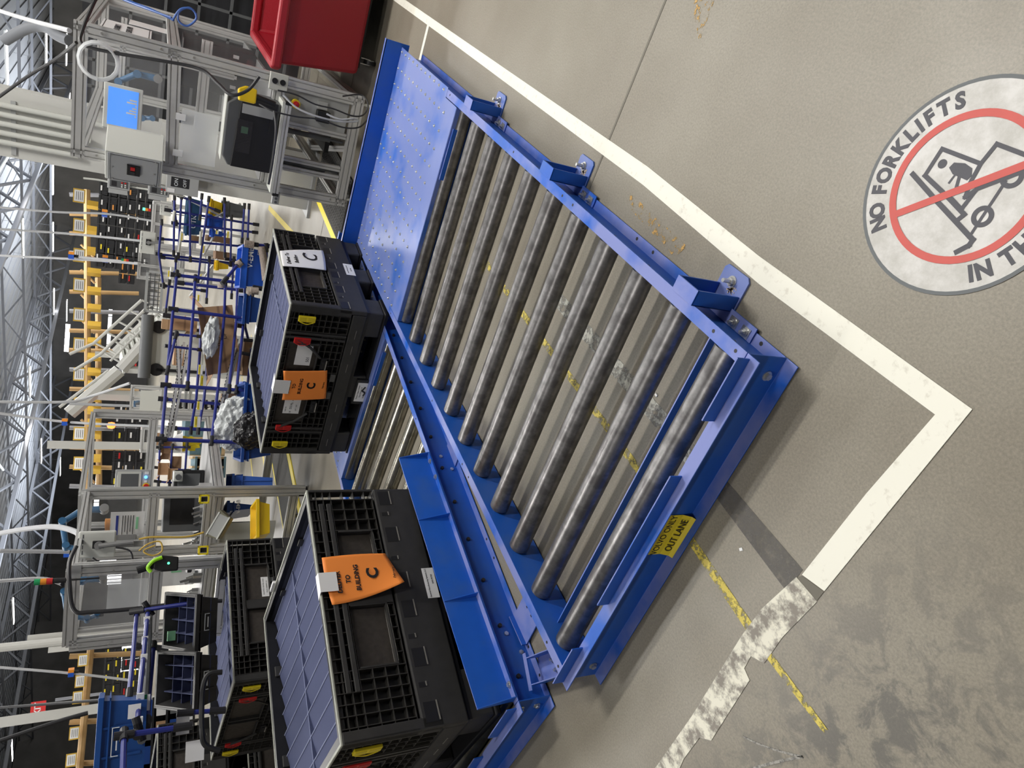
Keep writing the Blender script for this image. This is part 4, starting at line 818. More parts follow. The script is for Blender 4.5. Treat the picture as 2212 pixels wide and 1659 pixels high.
# ------------------------------------------------------------------ red bin
rb_ = thing('bin_truck', 'large red plastic bin truck on casters behind the conveyor', 'bin', (5.16, .40, 0), math.radians(3))
b = MB(); w_ = 1.15; hb, ht = .155, .80
ot = [(-.10, .07, ht), (1.6, .07, ht), (1.6, -w_, ht), (-.10, -w_, ht)]; ob = [(.0, .0, hb), (1.5, .0, hb), (1.5, -w_ + .08, hb), (.0, -w_ + .08, hb)]
it = [(-.085, .055, ht), (1.58, .055, ht), (1.58, -w_ + .015, ht), (-.085, -w_ + .015, ht)]; ib = [(.02, -.02, hb + .02), (1.48, -.02, hb + .02), (1.48, -w_ + .1, hb + .02), (.02, -w_ + .1, hb + .02)]
b.add(ob + ot, [(0, 1, 5, 4), (1, 2, 6, 5), (2, 3, 7, 6), (3, 0, 4, 7), (0, 1, 2, 3)]); b.add(ib + it, [(0, 1, 5, 4), (1, 2, 6, 5), (2, 3, 7, 6), (3, 0, 4, 7), (0, 1, 2, 3)])
b.build('tub', RED, rb_, bev=.03)
rm_ = MB(); o1, o2 = .0, .05
rm_.box((-.15, -w_ - .03, ht - .02), (-.08, .10, ht + .055)).box((-.08, .05, ht - .02), (1.62, .12, ht + .055)).box((-.08, -w_ - .03, ht - .02), (1.62, -w_ + .02, ht + .055)).box((1.56, -w_, ht - .02), (1.64, .1, ht + .055))
rm_.build('rolled_rim', RED, rb_, bev=.018)
for (x, y) in ((.10, -.11), (.12, -.80), (1.35, -.11), (1.35, -.80)):
    c_ = MB().cyl((x, y - .016, .05), (x, y + .016, .05), .05, 24).build('caster_wheel', BLACK, rb_, smooth=True); MB().cyl((x, y - .018, .05), (x, y + .018, .05), .036, 20).build('wheel_hub', LGREY, c_); MB().box((x - .02, y - .024, .05), (x + .03, y - .019, .14)).box((x - .02, y + .019, .05), (x + .03, y + .024, .14)).box((x - .03, y - .03, .135), (x + .05, y + .03, .142)).build('fork', ZINC, c_)
part(rb_, 'base_board', BLACK, ((.05, -w_ + .1, .138), (1.45, -.05, .156)))

# ------------------------------------------------------------------ column with conduits and boxes
co = thing('building_column', 'wide pale grey building column with conduits behind the right station', 'column', (6.80, 1.72, 0), math.radians(4))
part(co, 'column_core', WPNT, ((.02, -.02, 0), (.50, .50, 9.2)), bev=.01); part(co, 'flange', WPNT, ((-.02, -.10, 0), (.03, .53, 9.2))); part(co, 'base_plate', GREY, ((-.10, -.14, 0), (.60, .60, .03)))
for n in range(5): MB().cyl((-.05, .05 + .085 * n, 2.05 + .10 * ((n * 2) % 3)), (-.05, .05 + .085 * n, 9.1), .024, 12).build('conduit', LGREY, co, smooth=True)
for z in (2.75, 3.6, 5.0): part(co, 'conduit_strut', GREY, ((-.03, .0, z), (-.015, .50, z + .04)))
db = thing('disconnect_box', 'grey switch box with a red handle on the column', 'electrical box', tuple(pt(430, 396, 8.20)), math.radians(10)); part(db, 'housing', GREY, ((0, -.14, 0), (.14, .15, .30)), bev=.004)
part(db, 'handle', REDC, ((-.03, -.155, .13), (.03, -.13, .22)), bev=.004); part(db, 'name_plate', INK, ((-.002, -.02, .09), (0, .08, .26))); text('ON', .05, WINK, db, (-.003, .03, .21), (0, -1, 0), (0, 0, 1)); text('OFF', .045, WINK, db, (-.003, .03, .13), (0, -1, 0), (0, 0, 1)); part(db, 'warning_tag', WHITE, ((-.002, .10, .22), (0, .14, .29)))
for n, (px, py) in enumerate(((262, 402), (347, 416))):
    k = thing('keypad_unit', ['upper grey keypad reader mounted left of the column', 'lower grey keypad reader mounted left of the column'][n], 'keypad', tuple(pt(px + 19, py, 8.38)), math.radians(12))
    part(k, 'housing', GREY, ((0, -.055, 0), (.06, .055, .20)), bev=.008); part(k, 'face_plate', DGREY, ((-.004, -.035, .02), (0, .035, .18)), bev=.002); part(k, 'display', INK, ((-.006, -.025, .12), (-.004, .025, .165)))
    for i in range(6): part(k, 'key', LGREY if i % 3 else REDC, ((-.008, -.025 + .02 * (i % 3), .035 + .03 * (i // 3)), (-.004, -.012 + .02 * (i % 3), .05 + .03 * (i // 3))))
    part(k, 'bracket', GREY, ((.0, .055, .02), (.05, .10, .19)))
cable('conduit_run', 'thin grey conduit joining the two keypads', [(180, 385, 8.42), (220, 390, 8.42), (262, 400, 8.42), (347, 414, 8.42), (400, 425, 8.42)], .010, LGREY, cat='conduit')

# ------------------------------------------------------------------ mats, aisle lines
mt_ = thing('floor_mat', 'black ribbed anti-fatigue mat with a yellow edge beside the right station', 'mat', (0, 0, 0)); MB().box((5.15, 1.30, 0), (6.55, 1.93, .014)).build('mat_sheet', MATB, mt_, bev=.004); MB().box((5.15, 1.93, 0), (6.55, 2.01, .010)).build('yellow_edge', YLAB, mt_)
b = MB()
for i in range(46):
    for j in range(20): b.cb((5.18 + i * .030, 1.32 + j * .030 + .008 * (i % 2), .0145), (.020, .007, .003), .5 if (i + j) % 2 else -.5)
b.build('tread_stud', MATB, mt_, kind='stuff')
m2_ = thing('floor_mat', 'grey ribbed mat with yellow edges in front of the left station', 'mat', (0, 0, 0)); MB().box((3.9, 4.78, 0), (6.3, 5.42, .014)).build('mat_sheet', MATB, m2_, bev=.004); MB().box((3.9, 4.68, 0), (6.3, 4.78, .010)).build('yellow_edge', YLAB, m2_); MB().box((3.9, 5.42, 0), (6.3, 5.47, .010)).build('yellow_edge', YLAB, m2_)
YPL = mat('aisle_yellow_paint', (.55, .45, .12), .6)
for n, p in enumerate(([(6.6, 2.6), (9.5, 3.3), (9.5, 3.38), (6.6, 2.68)], [(6.2, 5.9), (9.2, 5.4), (9.2, 5.48), (6.2, 5.98)], [(7.0, 6.6), (10.5, 6.3), (10.5, 6.36), (7.0, 6.66)], [(7.5, 2.0), (10.5, 2.8), (10.5, 2.86), (7.5, 2.06)])):
    poly('aisle_line', p, .0008, YPL, ['yellow aisle line behind the far container, near the column', 'yellow aisle line beyond the ribbed mat', 'second yellow aisle line by the teal crates', 'yellow aisle line beside the column base'][n], 'floor line')
# ------------------------------------------------------------------ pipe racks
def rack(label, base, cat='rack', name='pipe_rack'):
    p = pt(*base); return thing(name, label, cat, (p.x, p.y, 0))
JB = mat('black_pipe_joint', (.018, .018, .022), .45)
rk = rack('large front flow rack of blue pipes with black joints, holding a torn cardboard box', (470, 800, 7.4))
R_ = .014
for e in ([(374, 668, 7.6), (563, 692, 7.6)], [(358, 832, 7.2), (590, 848, 7.2)], [(348, 949, 6.9), (545, 957, 6.9)], [(379, 594, 7.9), (574, 618, 7.9)], [(388, 611, 8.4), (520, 627, 8.4)], [(362, 682, 8.2), (520, 704, 8.2)], [(352, 862, 8.0), (500, 875, 8.0)], [(372, 925, 8.0), (515, 931, 8.0)]):
    pipe(rk, 'upright', BLUET, e, R_ * 1.25, JB)
for e in ([(382, 592, 7.9), (374, 668, 7.6), (359, 832, 7.2), (349, 949, 6.9)], [(422, 602, 7.9), (417, 676, 7.6), (405, 834, 7.2)], [(487, 612, 7.9), (484, 687, 7.6), (471, 838, 7.2), (457, 952, 6.9)], [(513, 612, 7.9), (511, 690, 7.6), (495, 840, 7.2)], [(529, 614, 7.9), (527, 691, 7.6), (511, 842, 7.2)], [(434, 680, 8.1), (432, 760, 8.0), (424, 860, 8.0), (412, 930, 8.0)], [(447, 684, 8.1), (450, 760, 8.0), (441, 860, 7.9), (428, 930, 7.9)], [(528, 700, 8.0), (543, 760, 7.9), (534, 838, 7.8)]):
    pipe(rk, 'rail', BLUET, e, R_, JB)
for e in ([(536, 735, 7.8), (558, 737, 7.8)], [(530, 764, 7.7), (553, 768, 7.7)], [(376, 722, 7.7), (435, 727, 7.7)], [(366, 748, 7.6), (436, 756, 7.7)], [(380, 725, 7.4), (362, 800, 7.2)]):
    pipe(rk, 'brace', BLUET, e, R_ * .9, JB)
def track(parent, a, b, w_=.035):
    A, B = rel(parent, pt(*a)), rel(parent, pt(*b)); o = MB().prism([(-w_ / 2, 0), (w_ / 2, 0), (w_ / 2, .022), (w_ / 2 - .004, .022), (w_ / 2 - .004, .004), (-w_ / 2 + .004, .004), (-w_ / 2 + .004, .022), (-w_ / 2, .022)], A, B).build('flow_track', ALU, parent)
    n = max(6, int((B - A).length / .045)); d = (B - A).normalized(); s = d.cross(Vector((0, 0, 1))).normalized(); b_ = MB()
    for i in range(1, n): c_ = A.lerp(B, i / n) + Vector((0, 0, .018)); b_.cyl(c_ - s * .010, c_ + s * .010, .013, 8)
    b_.build('skate_wheel', BLACK, parent, kind='stuff')
for a, b_ in (((400, 742, 7.9), (366, 948, 6.95)), ((412, 742, 7.9), (373, 948, 6.95)), ((515, 735, 7.8), (463, 950, 6.95)), ((520, 745, 7.8), (470, 950, 6.95)), ((386, 720, 8.0), (390, 836, 7.4))): track(rk, a, b_)
def holder(parent, x0, x1, y0, y1, d, m=YLAB, nm='card_holder'):
    loc, rz, w_, h = fit_(x0, x1, y0, y1, d); o = MB().cb((0, 0, 0), (.004, w_, h), 0).build(nm, WHITE, parent); o.location = rel(parent, Vector(loc) + Vector((0, 0, h / 2))); o.rotation_euler = (0, 0, rz - parent.rotation_euler.z)
    s = MB().box((-.0035, -w_ / 2, h * .02), (-.0025, w_ / 2, h * .42)).build('colour_stripe', m, o); MB().box((-.004, -w_ * .3, h * .15), (-.0034, w_ * .3, h * .22)).build('print_line', INK, o)
for q in ((428, 438, 788, 809, 7.6), (432, 446, 812, 834, 7.4), (425, 437, 867, 885, 7.6), (419, 433, 900, 923, 7.5), (541, 552, 787, 809, 7.5), (540, 552, 815, 838, 7.4), (426, 434, 637, 651, 8.6), (432, 438, 593, 601, 8.6), (362, 370, 585, 598, 9)): holder(rk, *q)
carton('long torn cardboard box lying tilted in the front pipe rack, black print on its side', (448, 512, 655, 800, 7.7), .40, CARD, 0, True, (.0, 0), [('THIS SIDE', .55, .62, .05), ('UP', .55, .40, .05)])
bpy.data.objects[[o.name for o in bpy.data.objects if o.name.startswith('cardboard_box') and o.parent is None][-1]].rotation_euler[0] = -.20
carton('brown box on the top shelf of the front pipe rack', (372, 426, 688, 714, 8.3), .3, CARD, 0, False)
carton('tall open brown box under the top shelf of the front rack', (376, 398, 750, 790, 8.1), .3, CARD, 0, False)
carton('plain brown box standing on the floor by the plastic film', (483, 520, 850, 918, 7.9), .35, CARDD, 0, False)
carton('small brown box on the lowest shelf of the front rack', (526, 552, 738, 812, 7.9), .3, CARD, 0, False)
def blob(name, label, cat, c_, rad, m, seed=0, amp=.35, sc=(1, 1, 1), sub=4, fr=3.):
    bm = bmesh.new(); bmesh.ops.create_icosphere(bm, subdivisions=sub, radius=1)
    for v in bm.verts:
        n = noise.noise(v.co * fr + Vector((seed, 0, 0))) + .5 * noise.noise(v.co * fr * 2.6 + Vector((0, seed, 0))); v.co *= 1 + amp * n; v.co = Vector((v.co.x * rad * sc[0], v.co.y * rad * sc[1], v.co.z * rad * sc[2]))
    me = bpy.data.meshes.new(name); bm.to_mesh(me); bm.free(); me.materials.append(m); o = bpy.data.objects.new(name, me); C.objects.link(o); o.location = c_
    return tag(o, label, cat)
BAG = mat('black_bag_plastic', (.012, .012, .014), .22, 0, 0, 20, .8); CLEARF = mat('white_film', (.62, .65, .66), .22, 0, .2, 25, 1.0)
blob('plastic_film', 'crumpled clear plastic film heaped over the navy bin', 'film', pt(512, 915, 6.9), .22, CLEARF, 3, .30, (.5, 1.35, .8), 5, 2.2)
blob('plastic_film', 'crumpled clear film hanging out of the torn box', 'film', pt(456, 730, 7.5), .12, CLEARF, 8, .3, (.5, 1.9, .6), 4, 2.4)
blob('trash_bag', 'black plastic bag lining the navy bin', 'bag', pt(545, 930, 6.6), .16, BAG, 5, .22, (.7, 1.2, .95), 5, 2)
tote('large navy plastic bin on the floor with a black bag hanging over its edge', (524, 590, 830, 995, 6.7), .5, NBLUE, name='plastic_bin', taper=.05, ribs=0, cat='bin')
tote('bright blue tote beside the black bag behind the far container', (522, 572, 828, 905, 7.3), .4, VBLUE, ribs=1)
tote('deep navy bin partly hidden between the rack and the far container', (524, 585, 640, 700, 7.2), .4, NBLUE, ribs=0, name='plastic_bin', cat='bin')
t = tote('bright blue tote with white capitals on a padded pipe cart', (520, 572, 534, 622, 7.4), .38, VBLUE, tw=.06, ribs=0, mark=[('V-EMB', .74, .62, .075)], lip=.06)
text('FH', .05, WINK, t, (.02, -.16, .07), (0, -1, 0), (0, 0, 1))
ct = rack('blue pipe cart with foam-padded handles carrying the lettered blue tote', (560, 570, 7.5), 'cart', 'pipe_cart')
for e in ([(548, 528, 7.4), (590, 533, 7.4)], [(556, 622, 7.3), (598, 630, 7.3)], [(485, 606, 7.3), (517, 568, 7.4)], [(575, 535, 7.4), (578, 600, 7.4)], [(575, 630, 7.2), (572, 700, 7.3)]): pipe(ct, 'frame_pipe', BLUET, e, .016, JB)
FOAM = mat('grey_foam_wrap', (.36, .30, .26), .9, 0, .3, 60, .8)
for e in ([(528, 526, 7.4), (548, 529, 7.4)], [(512, 574, 7.4), (521, 566, 7.4)], [(565, 533, 7.4), (571, 575, 7.38), (574, 606, 7.35)], [(478, 614, 7.6), (478, 622, 7.6)], [(541, 628, 7.25), (558, 629, 7.25)], [(541, 628, 7.25), (539, 672, 7.3), (528, 690, 7.3)]): MB().tube([rel(ct, pt(*p)) for p in e], .036, 10).build('foam_pad', FOAM, ct, smooth=True)
# rear lattice of racks
rk2 = rack('rear flow rack of thin blue pipes loaded with small totes', (440, 500, 11.8))
for e in ([(362, 454), (553, 485)], [(377, 482), (551, 502)], [(347, 516), (522, 532)], [(343, 549), (522, 571)], [(350, 556), (560, 580)], [(389, 424), (470, 455)], [(492, 560), (556, 566)], [(376, 440), (380, 482)], [(353, 617), (440, 628)]): pipe(rk2, 'upright', BLUET, [e[0] + (11.6,), e[1] + (11.6,)], .018, JB)
for e in ([(349, 480), (343, 548), (353, 617)], [(377, 426), (375, 547)], [(392, 424), (385, 552)], [(451, 430), (434, 551), (428, 605)], [(485, 433), (486, 551)], [(528, 445), (523, 520)], [(538, 446), (535, 520)], [(410, 425), (411, 560)], [(500, 470), (498, 570)], [(436, 424), (432, 470)], [(380, 560), (378, 612)], [(366, 610), (358, 672)], [(505, 560), (500, 640)], [(452, 560), (446, 650)]): pipe(rk2, 'rail', BLUET, [p + (11.5,) for p in e], .015, JB)
for e in ([(393, 424), (484, 470)], [(463, 470), (520, 440)], [(440, 550), (470, 495)], [(410, 640), (470, 560)]): pipe(rk2, 'flow_track', ALU, [p + (11.9,) for p in e], .018)
for e in ([(377, 455), (374, 478)], [(392, 500), (386, 545)], [(434, 500), (432, 530)]): pipe(rk2, 'pipe_sleeve', LGREY, [p + (11.48,) for p in e], .019)
for q in ((391, 397, 504, 520, 11.4), (438, 444, 531, 547, 11.4), (490, 498, 500, 514, 11.4), (434, 440, 592, 600, 11.4), (512, 520, 594, 606, 11.4), (466, 472, 498, 506, 11.4)): holder(rk2, *q)
tote('dark teal tote with faint letters in the rear pipe rack', (402, 436, 428, 510, 11.9), .5, mat('teal_tote', (.02, .08, .17), .35), ribs=1, mark=[('UTIC', .4, .5, .10)])
tote('yellow bin on the rear rack beside the column', (451, 480, 432, 470, 11.9), .4, YELB, ribs=0)
tote('blue slotted basket under the yellow bin', (448, 482, 466, 494, 11.7), .35, VBLUE, ribs=5)
tote('second blue slotted basket, lower on the rear rack', (456, 484, 497, 512, 11.7), .35, VBLUE, ribs=5)
tote('charcoal bin at the right end of the rear rack', (482, 528, 437, 472, 11.8), .4, DGREY, ribs=1)
tote('yellow bin hanging low behind the rear rack', (466, 494, 566, 584, 11.2), .3, YELB, ribs=0)
carton('long brown box lying under the rear rack', (448, 500, 511, 524, 12.4), .5, CARDD, 0, False); carton('brown box pushed behind the low yellow bin', (466, 500, 544, 562, 12.6), .5, CARDD, 0, False); carton('flat brown box below the teal tote', (412, 440, 510, 522, 12.5), .5, CARDD, 0, False)

# ------------------------------------------------------------------ far workstations behind the racks
def station(label, x0, x1, y0, y1, d, dep=.9, panels=True, mid=(.5,), vert=(), tw=0., w=.05):
    loc, rz, w_, h = fit_(x0, x1, y0, y1, d, tw); t = thing('assembly_station', label, 'workstation', loc, rz)
    for x in (0, dep):
        for y in (-w_ / 2, w_ / 2): alu(t, (x, y, -loc[2]), (x, y, h), w, w, (0, 1, 0), 'post')
        alu(t, (x, -w_ / 2, h), (x, w_ / 2, h), w, w, name='top_rail'); alu(t, (x, -w_ / 2, .06), (x, w_ / 2, .06), w, w, name='bottom_rail')
        for f in mid: alu(t, (x, -w_ / 2, h * f), (x, w_ / 2, h * f), w, w * 1.6, name='middle_rail')
    for y in (-w_ / 2, w_ / 2): alu(t, (0, y, h), (dep, y, h), w, w, name='side_rail')
    for f in vert: alu(t, (0, -w_ / 2 + w_ * f, 0), (0, -w_ / 2 + w_ * f, h), w, w, (0, 1, 0), 'post')
    if panels: part(t, 'clear_panel', PC, ((.0, -w_ / 2 + .03, h * mid[-1]), (.005, w_ / 2 - .03, h - .03)))
    if mid: part(t, 'table_top', ALUD, ((0, -w_ / 2, h * mid[0]), (dep, w_ / 2, h * mid[0] + .02)))
    return t, w_, h
def monitor_back(label, x0, x1, y0, y1, d, tw=0.):
    loc, rz, w_, h = fit_(x0, x1, y0, y1, d, tw); t = thing('monitor', label, 'monitor', loc, rz)
    part(t, 'housing', LGREY, ((0, -w_ / 2, 0), (.06, w_ / 2, h)), bev=.012); part(t, 'mount_plate', BLK, ((-.03, -w_ * .16, h * .3), (0, w_ * .12, h * .62)), bev=.004); MB().cyl((-.06, 0, h * .45), (-.03, 0, h * .45), .03, 14).cyl((-.06, 0, h * .45), (-.07, -w_ * .1, -.12), .02, 10).build('swivel_arm', ALUD, t)
    for i in range(4): part(t, 'vent', DGREY, ((-.002, -w_ * .4 + w_ * .2 * i, h * .86), (0, -w_ * .4 + w_ * .2 * i + w_ * .14, h * .89)))
    return t
def beacon(label, x0, x1, y, d, lamps=(STG, STO, STR), name='signal_tower', pole=.25):
    loc, rz, w_, h = fit_(x0, x1, y - 4, y + 4, d); t = thing(name, label, 'signal light', loc, rz); r = h * .16; n = len(lamps)
    for i, m in enumerate(lamps): z1 = h * (1 - i * .8 / n); MB().cyl((0, 0, z1 - h * .78 / n), (0, 0, z1), r, 16).build('lamp', m, t, smooth=True)
    MB().cyl((0, 0, -.05), (0, 0, h * .2), r * .8, 14).cyl((0, 0, -pole), (0, 0, -.05), r * .3, 8).build('base', BLACK, t); return t
station('far aluminium bench seen through the rear rack, right part', 330, 560, 455, 545, 14, mid=(.35, .62), vert=(.5,)); station('far aluminium bench with a white cabinet, seen through the rear racks', 300, 560, 548, 615, 13.4, mid=(.42, .66), vert=(.6,))
monitor_back('pale monitor seen from behind above the rear racks', 302, 336, 500, 548, 13); monitor_back('small pale monitor near the column, seen from behind', 346, 370, 434, 466, 14.5)
beacon('green amber red signal tower over the rear racks', 262, 282, 562, 13.3); beacon('tiny lit signal tower in front of the black container wall', 308, 330, 453, 17, (GRNL, STO, STR), pole=1.25)
cb_ = thing('cabinet', 'white control cabinet behind the front rack', 'cabinet', *fit_(368, 398, 578, 606, 12.6)[:2]); _, _, w_, h = fit_(368, 398, 578, 606, 12.6); part(cb_, 'body', LGREY, ((0, -w_ / 2, 0), (.3, w_ / 2, h)), bev=.01); part(cb_, 'notice', INKB, ((-.002, -w_ * .2, h * .55), (0, w_ * .25, h * .8)))
cg = thing('wire_cage', 'grey wire mesh cage door behind the racks', 'cage', *fit_(313, 352, 585, 676, 13.2)[:2]); _, _, w_, h = fit_(313, 352, 585, 676, 13.2)
part(cg, 'cage_leg', GREY, ((0, -w_ / 2, -1.32), (.04, -w_ / 2 + .04, 0))); part(cg, 'cage_leg', GREY, ((0, w_ / 2 - .04, -1.32), (.04, w_ / 2, 0))); part(cg, 'frame', GREY, ((0, -w_ / 2, 0), (.04, -w_ / 2 + .04, h)), ((0, w_ / 2 - .04, 0), (.04, w_ / 2, h)), ((0, -w_ / 2, h - .04), (.04, w_ / 2, h)), ((0, -w_ / 2, 0), (.04, w_ / 2, .04)))
for i in range(1, 10): part(cg, 'mesh_bar', DGREY, ((.01, -w_ / 2 + w_ * i / 10 - .006, 0), (.022, -w_ / 2 + w_ * i / 10 + .006, h)))
for i in range(1, 4): part(cg, 'mesh_bar', DGREY, ((.01, -w_ / 2, h * i / 4 - .006), (.022, w_ / 2, h * i / 4 + .006)))
for n, (y, x) in enumerate(((-.22, .6), (.18, .35), (.0, .7))): part(cg, 'hung_paper', WHITE, ((.024, w_ * y, h * .3), (.026, w_ * y + w_ * .16, h * .75)))
# white stair to the platform
sr = thing('stair', 'white steel stair with handrails climbing behind the racks', 'stair', (pt(351, 700, 16).x, pt(351, 700, 16).y, 0))
for nm, e, r in (('stringer', [(345, 668, 16), (250, 762, 16)], .10), ('stringer', [(360, 690, 15), (262, 798, 15)], .12), ('handrail', [(306, 648, 16), (202, 742, 16), (150, 765, 16)], .03), ('handrail', [(318, 664, 15), (218, 765, 15), (160, 800, 15)], .03), ('handrail', [(330, 655, 16), (232, 748, 16)], .022), ('handrail', [(345, 672, 15), (238, 780, 15)], .022)): pipe(sr, nm, WPNT, e, r)
for k in range(9):
    f = (k + .5) / 9; a, b_ = rel(sr, pt(348 - 92 * f, 672 + 94 * f, 15.9)), rel(sr, pt(360 - 97 * f, 690 + 108 * f, 15.1)); MB().prism([(-.14, -.02), (.14, -.02), (.14, .02), (-.14, .02)], a, b_).build('step', LGREY, sr)
for k in range(5):
    f = k / 4
    for (x0, y0, x1, y1, d) in ((306, 648, 345, 668, 16), (318, 664, 360, 690, 15)): pipe(sr, 'baluster', WPNT, [(x0 - 104 * f * .95, y0 + 94 * f, d), (x1 - 95 * f, y1 + 96 * f, d)], .02)
for e in ((352, 668, 16), (366, 690, 15), (262, 762, 16), (275, 798, 15)): q_ = rel(sr, pt(*e)); MB().box((q_.x - .05, q_.y - .05, 0), (q_.x + .05, q_.y + .05, q_.z)).build('support_leg', WPNT, sr)
pf_ = thing('platform_edge', 'sloping white steel beam continuing from the stair top', 'beam', (pt(205, 850, 17).x, pt(205, 850, 17).y, 0)); pipe(pf_, 'beam', WPNT, [(258, 800, 17), (150, 893, 17)], .14); pipe(pf_, 'rail', WPNT, [(235, 800, 17), (128, 880, 17)], .03); q_ = rel(pf_, pt(200, 852, 17)); MB().box((q_.x - .08, q_.y - .08, 0), (q_.x + .08, q_.y + .08, q_.z)).build('support_leg', WPNT, pf_)
# white roll-front machine with grey tube
rm = thing('packing_machine', 'white panelled machine with a dark grey tube across its top', 'machine', *fit_(318, 450, 706, 812, 10.5)[:2]); _, _, w_, h = fit_(318, 450, 706, 812, 10.5)
part(rm, 'front_panel', LGREY, ((0, -w_ / 2, 0), (.5, w_ / 2, h)), bev=.01); MB().cyl((-.08, -w_ / 2 - .12, h + .02), (-.08, w_ / 2 + .05, h + .02), .075, 20).build('tube_cover', DGREY, rm, smooth=True)
for f in (-.46, .40): MB().cyl((-.03, w_ * f, h * .84), (0, w_ * f, h * .84), .085, 20).build('bracket_disc', BLK, rm); part(rm, 'guide_bar', BLK, ((-.03, w_ * f - .02, 0), (-.005, w_ * f + .02, h * .84)))
part(rm, 'machine_base', GREY, ((.05, -w_ / 2 + .05, -rm.location.z), (.45, w_ / 2 - .05, 0))); part(rm, 'lower_sheet', WPNT, ((-.01, -w_ / 2, h * .1), (0, w_ / 2, h * .3)))
carton('small brown box leaning on the white machine', (404, 424, 690, 716, 10.2), .2, CARD, .2); carton('brown box set on end before the white machine', (350, 378, 690, 712, 9.8), .25, CARD, 0, False)
station('small aluminium station with a robot beyond the front rack', 285, 420, 838, 885, 11.5, mid=(.5,), vert=(.55,)); robot('small blue robot arm in the far station beyond the front rack', tuple(pt(330, 862, 11.7)), 1.2, .8)
part(thing('white_panel', 'white sheet panels hung on the small far station', 'panel', *fit_(313, 346, 864, 884, 11.3)[:2]), 'sheet', LGREY, ((0, -.2, 0), (.01, .22, .26)))
# row of black bins with white labels on a shelf beyond the rack
for k in range(9):
    q = (388 + 14 * (k % 9), 399 + 14 * (k % 9), 866, 884, 11.6); t = tote('small black shelf bin with a white label, %s of the row beyond the rack' % ['topmost', 'second', 'third', 'fourth', 'fifth', 'sixth', 'seventh', 'eighth', 'lowest'][k], q, .2, BLK, ribs=0, group='black shelf bins beyond the rack', name='shelf_bin', cat='bin'); part(t, 'label', WHITE, ((-.012, -.06, .01), (-.008, .03, .05)))
# teal wooden crates
def crate(label, q, dep, m=TEAL, boards=3):
    loc, rz, w_, h = fit_(*q); t = thing('wooden_crate', label, 'crate', loc, rz)
    part(t, 'side_panel', m, ((0, -w_ / 2, 0), (dep, w_ / 2, h)), bev=.004)
    for f in (0, .94): part(t, 'batten', WOOD, ((-.02, -w_ / 2 + w_ * f, .0), (0, -w_ / 2 + w_ * (f + .06), h)))
    part(t, 'runner', WOOD, ((-.02, -w_ / 2, 0), (0, w_ / 2, .05)))
    return t
crate('large teal panelled crate standing behind the navy bin', (400, 488, 885, 948, 11.6), .7); crate('teal panelled crate leaning beside the larger one', (410, 486, 948, 985, 11.9), .6)
pl = thing('pallet_stack', 'stack of weathered wooden pallets left of the teal crates', 'pallet', *fit_(415, 488, 986, 1032, 11.8)[:2]); _, _, w_, h = fit_(415, 488, 986, 1032, 11.8)
for i in range(7): part(pl, 'pallet_board', WOOD if i % 2 else TEAL, ((0, -w_ / 2, h * i / 7), (.8, w_ / 2, h * (i + .45) / 7)))
for i in range(7):
    for f in (0, .45, .88): part(pl, 'pallet_block', WOOD, ((.02, -w_ / 2 + w_ * f, h * (i + .45) / 7), (.7, -w_ / 2 + w_ * (f + .1), h * (i + 1) / 7)))
for n, q in enumerate(((330, 352, 935, 962, 10.8), (352, 372, 950, 980, 10.9), (345, 366, 1000, 1026, 10.6), (372, 392, 985, 1010, 10.8), (366, 384, 1012, 1036, 10.5))):
    carton(['open brown box at the top of the far box rack', 'brown box with raised flaps on the far box rack', 'pale brown box low on the far box rack', 'brown box on the right of the far box rack', 'small brown box at the foot of the far box rack'][n], q, .3, CARDD if n % 2 else CARD, .3 * (n % 2), True, name='cardboard_box', tape=False)
rk3 = rack('small blue pipe rack with brown boxes beyond the control panel', (370, 1000, 11))
for e in ([(345, 965), (342, 1050)], [(372, 965), (366, 1050)], [(404, 960), (398, 1045)], [(340, 1010), (405, 1016)], [(340, 1040), (405, 1046)], [(345, 966), (404, 966)]): pipe(rk3, 'rack_pipe', BLUET, [p + (10.7,) for p in e], .014, JB)
st_, w_, h = station('small clear guarded station under the white column', 308, 400, 925, 975, 13.5, mid=(.5,)); 
hv = thing('safety_vest', 'yellow vest hung by the teal crate', 'vest', tuple(pt(402, 958, 11.2)), .5); blob('vest_cloth', None, None, (0, 0, 0), .13, YEL, 2, .4, (.4, .8, 1.4)).parent = hv
ht_ = thing('hard_hat', 'white hard hat hung beside the yellow vest', 'hat', tuple(pt(392, 956, 11.1)), .5); MB().lathe([(.14, 0), (.13, .02), (.11, .07), (.07, .11), (.001, .125)], (0, 0, 0), 18).build('shell', WHITE, ht_, smooth=True); MB().lathe([(.17, -.005), (.14, .005)], (0, 0, 0), 18).build('brim', WHITE, ht_)

